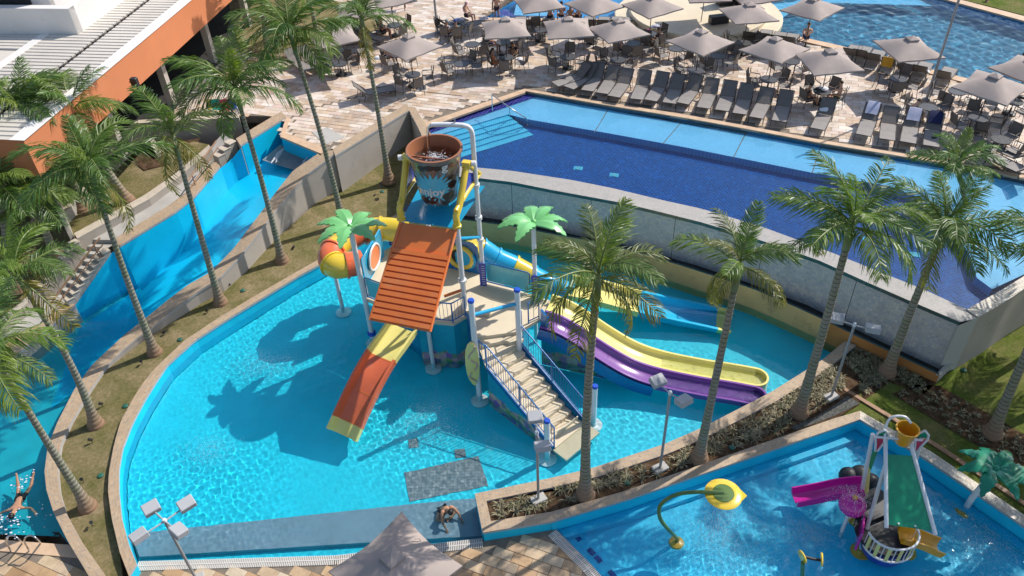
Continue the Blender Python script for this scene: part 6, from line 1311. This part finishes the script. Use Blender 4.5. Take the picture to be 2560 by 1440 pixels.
lamp('floodlight post with four grey heads on the lower deck edge',(492,1450,0.0),(412,1305),[(-.36,.30,38,12),(.36,.36,40,10),(-.40,-.36,45,-10),(.38,-.28,-40,-12)])
lamp('floodlight post with two grey heads stacked at the planter\'s narrow end',(1346,1250,.45),(1342,1085),[(-.02,.42,5,15),(.10,-.40,10,-18)])
lamp('floodlight post with two grey heads between the planter palms',(1650,1172,.45),(1674,985),[(-.22,.34,25,15),(.24,-.28,30,-15)])
lamp('floodlight post with two pale heads near the ochre wall end',(2077,994,.45),(2136,815),[(-.36,.22,-22,12),(.36,-.2,-22,-12)])
# garden spike lights and valve lids on the grass
for i,(x,y,z) in enumerate(((735,627,.5),(577,720,.42),(520,785,.35),(413,840,.31),(357,912,.28),(258,1018,.25),(232,1108,.22),(210,1206,.2),(232,1315,.17),(628,640,.62),(955,470,1.0),(2195,975,.38))):
    p=P(x,y,z); t=thing('garden_spotlight',['beside the crawl tube','under the third palm','by the pool wall bend','between two lower palms','on the slope edge','near the lower palm trunk','between the lowest palms','beside the lowest palm trunk','at the foot of the grass strip','by the upper river wall','near the retaining wall','beside the trough'][i],'garden light',tuple(p),R_(rnd.uniform(0,360)),'black spike spotlights on the grass'); t['label']='small black spike spotlight on the grass '+t['label']
    MB().tube([p,p+Z3(0,0,.16)],.012,6).build('spike',M['black'],t); MB().lathe([(.03,-.07),(.055,.05),(.06,.08),(.04,.08)],p+Z3(0,0,.2),10,0,Matrix.Rotation(R_(50),3,'X')).build('lamp_head',M['black'],t,smooth=40)
for i,(x,y,z) in enumerate(((757,617,.52),(607,727,.45),(450,850,.33),(314,1016,.27),(252,1190,.21),(955,480,1.0),(1568,1207,.43),(1830,1120,.43),(2409,926,.39))):
    p=P(x,y,z); tag(MB().lathe([(.105,0),(.105,.04),(.085,.055),(.005,.06)],p,14).build('valve_lid',M['spikeg'],smooth=40),'round green valve lid '+['beside the crawl tube rim','on the middle of the grass strip','by the bend of the pool edge wall','near the lower pool rim','at the lowest part of the grass strip','beneath the retaining wall','in the planter left of the lamp','in the planter between lamp and palm','on the right lawn by the end wall'][i],'valve lid','green valve lids')
# ================================================ PEOPLE
SK=[surf('skin_tan',(.42,.22,.13),.55,.08,6,kind='obj'),surf('skin_light',(.56,.34,.24),.55,.08,6,kind='obj'),surf('skin_brown',(.26,.13,.075),.55,.08,6,kind='obj')]
HAIR=[surf('dark_hair',(.015,.011,.009),.5,.3,20,kind='obj'),surf('brown_hair',(.06,.03,.015),.5,.3,20,kind='obj')]
def skin(name,V,E,Rr,mat,parent,sub=2):
    me=bpy.data.meshes.new(name); me.from_pydata([tuple(v) for v in V],E,[]); o=bpy.data.objects.new(name,me); COL.objects.link(o); me.update()
    if not me.skin_vertices: 
        bm=bmesh.new(); bm.from_mesh(me); bm.verts.layers.skin.verify(); bm.to_mesh(me); bm.free()
    for i,rr in enumerate(Rr): me.skin_vertices[0].data[i].radius=(rr,rr) if not isinstance(rr,tuple) else rr
    me.skin_vertices[0].data[0].use_root=True
    o.modifiers.new('s','SKIN').use_smooth_shade=True; m=o.modifiers.new('d','SUBSURF'); m.levels=sub; m.render_levels=sub
    bpy.context.view_layer.update(); m2=bpy.data.meshes.new_from_object(o.evaluated_get(bpy.context.evaluated_depsgraph_get())); bpy.data.objects.remove(o)
    m2.name=name; m2.materials.clear(); m2.materials.append(mat); m2.polygons.foreach_set('use_smooth',[True]*len(m2.polygons)); return mobj(name,m2,parent)
POSE={ # local: person faces -y, z up; metres
 'sit':dict(pel=(0,0,.50),chest=(0,.10,.88),neck=(0,.08,1.06),head=(0,.04,1.24),shL=(.18,.09,.98),elL=(.25,-.02,.74),haL=(.20,-.24,.70),kneeL=(.12,-.42,.50),ankL=(.13,-.40,.08),toeL=(.13,-.58,.05)),
 'slump':dict(pel=(0,0,.48),chest=(0,.16,.84),neck=(0,.10,1.0),head=(0,.02,1.15),shL=(.18,.13,.94),elL=(.26,.02,.70),haL=(.12,-.22,.62),kneeL=(.14,-.42,.50),ankL=(.12,-.48,.08),toeL=(.12,-.64,.05)),
 'kneel':dict(pel=(0,.10,.13),chest=(0,-.16,.50),neck=(0,-.28,.64),head=(0,-.42,.70),shL=(.19,-.22,.58),elL=(.30,-.40,.32),haL=(.28,-.62,.06),kneeL=(.38,-.14,.12),ankL=(.02,-.28,.07),toeL=(-.12,-.34,.05)),
 'swim':dict(pel=(0,.0,-.10),chest=(0,-.42,-.04),neck=(0,-.62,.02),head=(0,-.80,.06),shL=(.19,-.50,-.03),elL=(.46,-.52,-.10),haL=(.62,-.70,-.14),kneeL=(.18,.42,-.02),ankL=(.22,.70,.20),toeL=(.24,.80,.28)),
 'lie':dict(pel=(0,0,.42),chest=(0,.36,.60),neck=(0,.52,.74),head=(0,.64,.86),shL=(.18,.42,.68),elL=(.26,.18,.52),haL=(.2,-.04,.46),kneeL=(.12,-.40,.52),ankL=(.12,-.80,.38),toeL=(.13,-.88,.5)),
 'stand':dict(pel=(0,0,.92),chest=(0,.02,1.28),neck=(0,.02,1.46),head=(0,0,1.62),shL=(.18,.02,1.40),elL=(.25,.02,1.12),haL=(.26,-.06,.86),kneeL=(.11,-.02,.50),ankL=(.11,.02,.08),toeL=(.11,-.14,.04))}
def person(label,loc,rz,pose,skinm,top=None,bottom=None,hair=0,cap=None,fingers=False,long=False,mod=None):
    p={k:Vector(v) for k,v in POSE[pose].items()}
    for k in ('sh','el','ha','knee','ank','toe'): p[k+'R']=Vector((-p[k+'L'].x,p[k+'L'].y,p[k+'L'].z))
    if mod: p.update({k:Vector(v) for k,v in mod.items()})
    t=thing('person',label,'person',tuple(loc),0); V=[];E=[];Rr=[]; ix={}
    def ad(k,v,r,par=None):
        ix[k]=len(V); V.append(v); Rr.append(r)
        if par is not None: E.append((ix[par],ix[k]))
    ad('pel',p['pel'],(.135,.115)); ad('wai',p['pel'].lerp(p['chest'],.5),(.125,.10),'pel'); ad('chest',p['chest'],(.145,.11),'wai'); ad('neck',p['neck'],.055,'chest'); hd=(p['head']-p['neck']).normalized()
    ad('hd0',p['head']-hd*.055,.078,'neck'); ad('hd1',p['head']+hd*.05,.092,'hd0'); ad('hd2',p['head']+hd*.115,.06,'hd1')
    for s in 'LR':
        ad('sh'+s,p['sh'+s],.062,'chest'); ad('ua'+s,p['sh'+s].lerp(p['el'+s],.5),.050,'sh'+s); ad('el'+s,p['el'+s],.042,'ua'+s); ad('fa'+s,p['el'+s].lerp(p['ha'+s],.4),.043,'el'+s); ad('wr'+s,p['ha'+s],.028,'fa'+s); d=(p['ha'+s]-p['el'+s]).normalized(); ad('pa'+s,p['ha'+s]+d*.06,(.042,.02),'wr'+s)
        if fingers:
            sd=d.cross(Vector((0,0,1))).normalized()
            for j,(o_,l_) in enumerate(((-.033,.065),(-.011,.08),(.011,.085),(.033,.07))):
                a=p['ha'+s]+d*.09+sd*o_; ad('f%d'%j+s,a,.012,'pa'+s); ad('g%d'%j+s,a+d*l_*.5+sd*o_*.3,.010,'f%d'%j+s); ad('h%d'%j+s,a+d*l_+sd*o_*.5-Vector((0,0,.015)),.008,'g%d'%j+s)
            k=-1 if s=='L' else 1; a=p['ha'+s]+d*.03+sd*.045*k; ad('t0'+s,a,.013,'wr'+s); ad('t1'+s,a+d*.045+sd*.03*k,.010,'t0'+s)
        hp=p['pel']+Vector(((.085 if s=='L' else -.085),0,-.02)); ad('hip'+s,hp,.10,'pel'); ad('th'+s,hp.lerp(p['knee'+s],.5),.082,'hip'+s); ad('kn'+s,p['knee'+s],.058,'th'+s); ad('ca'+s,p['knee'+s].lerp(p['ank'+s],.35),.056,'kn'+s); ad('an'+s,p['ank'+s],.036,'ca'+s); ad('to'+s,p['toe'+s],(.038,.024),'an'+s)
    R=Matrix.Rotation(rz,3,'Z'); W_=[R@v for v in V]
    skin('body',W_,E,Rr,skinm,t)
    def cloth(nm,keys,k,mat):
        ii=[ix[q] for q in keys]; mp={a:n for n,a in enumerate(ii)}; rr=[tuple(x*k for x in Rr[a]) if isinstance(Rr[a],tuple) else Rr[a]*k for a in ii]
        skin(nm,[W_[a] for a in ii],[(mp[a],mp[b]) for a,b in E if a in mp and b in mp],rr,mat,t,1)
    if bottom: cloth('shorts',['pel','hipL','thL','hipR','thR']+(['wai'] if long else []),1.12,bottom)
    if top: cloth('shirt',['wai','chest','shL','uaL','shR','uaR'],1.13,top)
    hw=R@p['head']; hdw=R@hd; fw=R@Vector((0,-1,0)); fw=(fw-hdw*fw.dot(hdw)).normalized(); rt=hdw.cross(fw)
    Rm=Matrix((rt,fw,hdw)).transposed()
    # face: nose, ears, eyes
    b=MB(); b.lathe([(.018,-.02),(.015,.0),(.004,.035)],(0,0,0),6); nv=[hw+hdw*.0+fw*(.088+.012*v[2]/.035)+rt*v[0]+hdw*v[2] for v in b.v]
    o=MB(); o.add(nv,b.f); 
    for s in(-1,1): o.lathe([(.002,-.03),(.018,-.015),(.022,.01),(.004,.03)],hw+rt*.088*s-hdw*.005,6,0,Rm)
    off=Vector(loc); o.v=[(x+off.x,y+off.y,z+off.z) for x,y,z in o.v]; o.build('face_features',skinm,t,smooth=60)
    ey=MB()
    for s in(-1,1): ey.lathe([(.001,-.008),(.010,0),(.001,.008)],hw+fw*.082+rt*.032*s+hdw*.02+off,6)
    ey.build('eyes',M['black'],t)
    hb=MB(); rings=[]; hm=cap or (HAIR[hair] if isinstance(hair,int) else hair)
    if hm:
        for i in range(7):
            th=.05+1.75*i/6; r=.098; ring=[]
            for k in range(14):
                a=2*math.pi*k/14; dv=rt*math.cos(a)*math.sin(th)+fw*math.sin(a)*math.sin(th)*1.12+hdw*math.cos(th)*1.12
                if math.sin(a)>.2 and th>1.15: dv=rt*math.cos(a)*math.sin(1.15)+fw*math.sin(a)*math.sin(1.15)*1.12+hdw*math.cos(1.15)*1.12
                ring.append(hw+hdw*.035-fw*.008+dv*(r*(1+rnd.uniform(-.03,.03)))+off)
            rings.append(ring)
        hb.loft(rings,True,0,True); hb.build('cap' if cap else 'hair',hm,t,smooth=70)
        if cap: c=hw+hdw*.06+fw*.13+off; b=MB(); b.rbox(c,(.15,.11,.015),.004,M=Rm); b.build('cap_brim',cap,t)
    if long and hm and not cap: b=MB(); b.tube([hw-fw*.07+hdw*.02+off,hw-fw*.105-hdw*.10+off,hw-fw*.11-hdw*.24+off],[.07,.065,.03],10); b.build('long_hair',hm,t,smooth=60)
    return t
C_=lambda n,c:surf(n,c,.85,.12,8,kind='obj')
blk=C_('black_swim_shorts',(.012,.012,.014)); nav=C_('navy_shorts',(.02,.03,.10)); wht=C_('white_shirt',(.68,.68,.70)); tl=C_('teal_shirt',(.02,.16,.17)); org=C_('orange_dress',(.62,.16,.03)); grn=C_('olive_shorts',(.10,.11,.06)); pnk=C_('pink_cap_cloth',(.62,.40,.44)); blu=C_('blue_cap_cloth',(.02,.07,.28)); bik=C_('dark_bikini',(.03,.02,.03)); gry=C_('grey_cap_cloth',(.16,.22,.25))
person('bather in black shorts sitting bent forward on the grey mat, hands on the floor',P(1113,1288,-.37),R_(32),'kneel',SK[0],None,blk,0,fingers=True)
sw=person('swimmer with dark hair kicking up spray in the river basin',P(50,1240,-.04),R_(8),'swim',SK[0],None,blk,0,fingers=True,mod=dict(kneeL=(.22,.38,-.06),ankL=(.28,.66,.12),toeL=(.33,.78,.22)))
b=MB(); r=random.Random(5)
for (x,y,n,sp) in((4,1300,60,.30),(60,1205,30,.18),(30,1325,18,.3),(95,1280,8,.25)):
    for i in range(n):
        q=P(x,y,0)+Vector((r.gauss(0,sp),r.gauss(0,sp),-.035)); a=r.uniform(0,6.28); s_=r.uniform(.012,.05)
        b.add([q+Vector((s_*(.5+r.random())*math.cos(a+t_),s_*(.5+r.random())*.6*math.sin(a+t_),r.uniform(0,.02))) for t_ in (0,.9,1.8,2.8,3.8,4.7,5.5)],[(0,1,2,3,4,5,6)])
    for i in range(n): q=P(x,y,0)+Vector((r.gauss(0,sp),r.gauss(0,sp),abs(r.gauss(0,.12)))); b.lathe([(.001,-.008),(.005+.006*r.random(),0),(.001,.008)],q,4)
tag(b.build('water_spray',M['towelw']),'white spray thrown up around the swimmer in the river basin','spray',None,'stuff')
def at_table(ti,a,label,rzoff=0,**k):
    (x,y)=TB[ti][0]; c=P(x,y,DA+.73); c.z=DA; an_=R_(a); q=c+Vector((.74*math.cos(an_),.74*math.sin(an_),0)); return person(label,q-Z3(0,0,.03),an_-math.pi/2+R_(rzoff),**k)
at_table(2,150,'shirtless man in dark shorts seated at the table by the left palm',pose='slump',skinm=SK[2],bottom=nav,hair=0)
at_table(4,240,'man in white shirt and grey cap seated with his back to the camera',pose='sit',skinm=SK[0],top=wht,bottom=nav,cap=gry)
at_table(4,280,'man in teal shirt and blue cap seated with his back to the camera',pose='sit',skinm=SK[0],top=tl,bottom=grn,cap=blu)
at_table(5,200,'woman in orange dress with dark hair seated under the parasol',pose='sit',skinm=SK[0],top=org,bottom=org,hair=0,long=True)
at_table(5,60,'person in black seated behind the orange dressed woman',pose='slump',skinm=SK[0],top=blk,bottom=blk,hair=0)
at_table(14,200,'woman with dark hair in dark bikini seated at the right hand table',pose='slump',skinm=SK[0],bottom=bik,hair=0)
at_table(14,335,'shirtless man with short grey hair seated opposite the woman',pose='sit',skinm=SK[1],bottom=grn,hair=1)
at_table(10,300,'person seated in shade at the table with the pink bag',pose='slump',skinm=SK[0],top=bik,bottom=blk,hair=1)
at_table(20,205,'person in white shirt seated between the back row parasols',pose='sit',skinm=SK[1],top=wht,bottom=nav,hair=1)
at_table(21,150,'person in black top seated behind the front parasol',pose='sit',skinm=SK[0],top=blk,bottom=nav,hair=0)
at_table(26,205,'person in teal shirt seated far left behind the light mast',pose='sit',skinm=SK[0],top=tl,bottom=blk,hair=0)
at_table(16,200,'person in an olive outfit seated at the foot of the tall lamp post',pose='slump',skinm=SK[1],top=grn,bottom=grn,hair=1)
person('woman in pink cap sitting on the edge of a lounger at the far left',P(*q2(950,165),DA-.02),R_(60),'slump',SK[1],None,bik,0,cap=pnk)
person('shirtless man sitting on a lounger beside the lagoon, back to the camera',P(*q3(930,330),DA-.08),R_(165),'slump',SK[1],None,nav,1)
person('person reclining on the lounger with the mustard towel',P(*q3(1590,470),DA-.05),R_(150),'lie',SK[1],None,org,1)
for i,(x,y,lab) in enumerate(((1375,60,'person with short dark hair at the far left pool edge'),(1403,58,'person with a big curly hairdo at the far left pool edge'),(1424,64,'smaller dark haired person between the bathers at the far pool edge'),(1446,60,'dark haired person in a print top at the far pool edge'))): person(lab,P(x,y,DA-.05),R_(170+20*i),'sit',SK[i%3],[None,bik,None,pnk][i],bik,0,long=(i==1))
person('swimmer with dark hair far out in the lagoon',P(2449,58,DA-1.35),R_(60),'stand',SK[2],None,blk,0)
person('swimmer by the lagoon edge at the right picture edge',P(2533,208,DA-1.35),R_(100),'stand',SK[0],None,blk,1)
person('child in dark blue swimwear at the upper pool edge behind the palm crown',P(2357,408,DA-.35),R_(30),'slump',SK[2],blu,blu,0).scale=(.75,)*3
person('bather standing in the far left pool below the first parasol',P(1243,55,DA-.5),R_(0),'stand',SK[1],None,bik,0)

# churned white water: clouds of fine bubbles just under the surface
BUB=surf('air_bubble',(.85,.90,.92),.5,.03,3)
for x,y,sp,n,zb,lab in((1825,1345,.95,3600,-.2,'white bubbling water below the flower shower in the toddler pool'),(2020,1325,.45,1100,-.2,'white bubbling water between pink slide and spinner'),(2440,1345,.7,1500,-.2,'bright churned water right of the yellow toddler slide'),(660,905,.7,1500,-.3,'white churned patch in the play pool near the grass strip bend'),(1065,1055,.8,2200,-.3,'white churned water between the orange slide and the stairs'),(520,1120,.5,700,-.3,'small white churned patch in the open part of the play pool')):
    b=MB(); r=random.Random(int(x)); c=P(x,y,0)
    for i in range(int(n*2.4)):
        q=c+Vector((r.gauss(0,sp),r.gauss(0,sp*.8),r.uniform(zb,-.06))); s_=r.uniform(.006,.013)
        b.add([q+Vector((s_,0,0)),q+Vector((-s_*.5,s_*.86,0)),q+Vector((-s_*.5,-s_*.86,0)),q+Vector((0,0,s_))],[(0,1,3),(1,2,3),(2,0,3)])
    tag(b.build('foam',BUB),lab,'foam',None,'stuff')
# ------------------------------------------------ every solid receives refracted sunlight under water
for o in sc.objects:
    if o.type=='MESH' and not o.cycles.is_caustics_caster: o.cycles.is_caustics_receiver=True
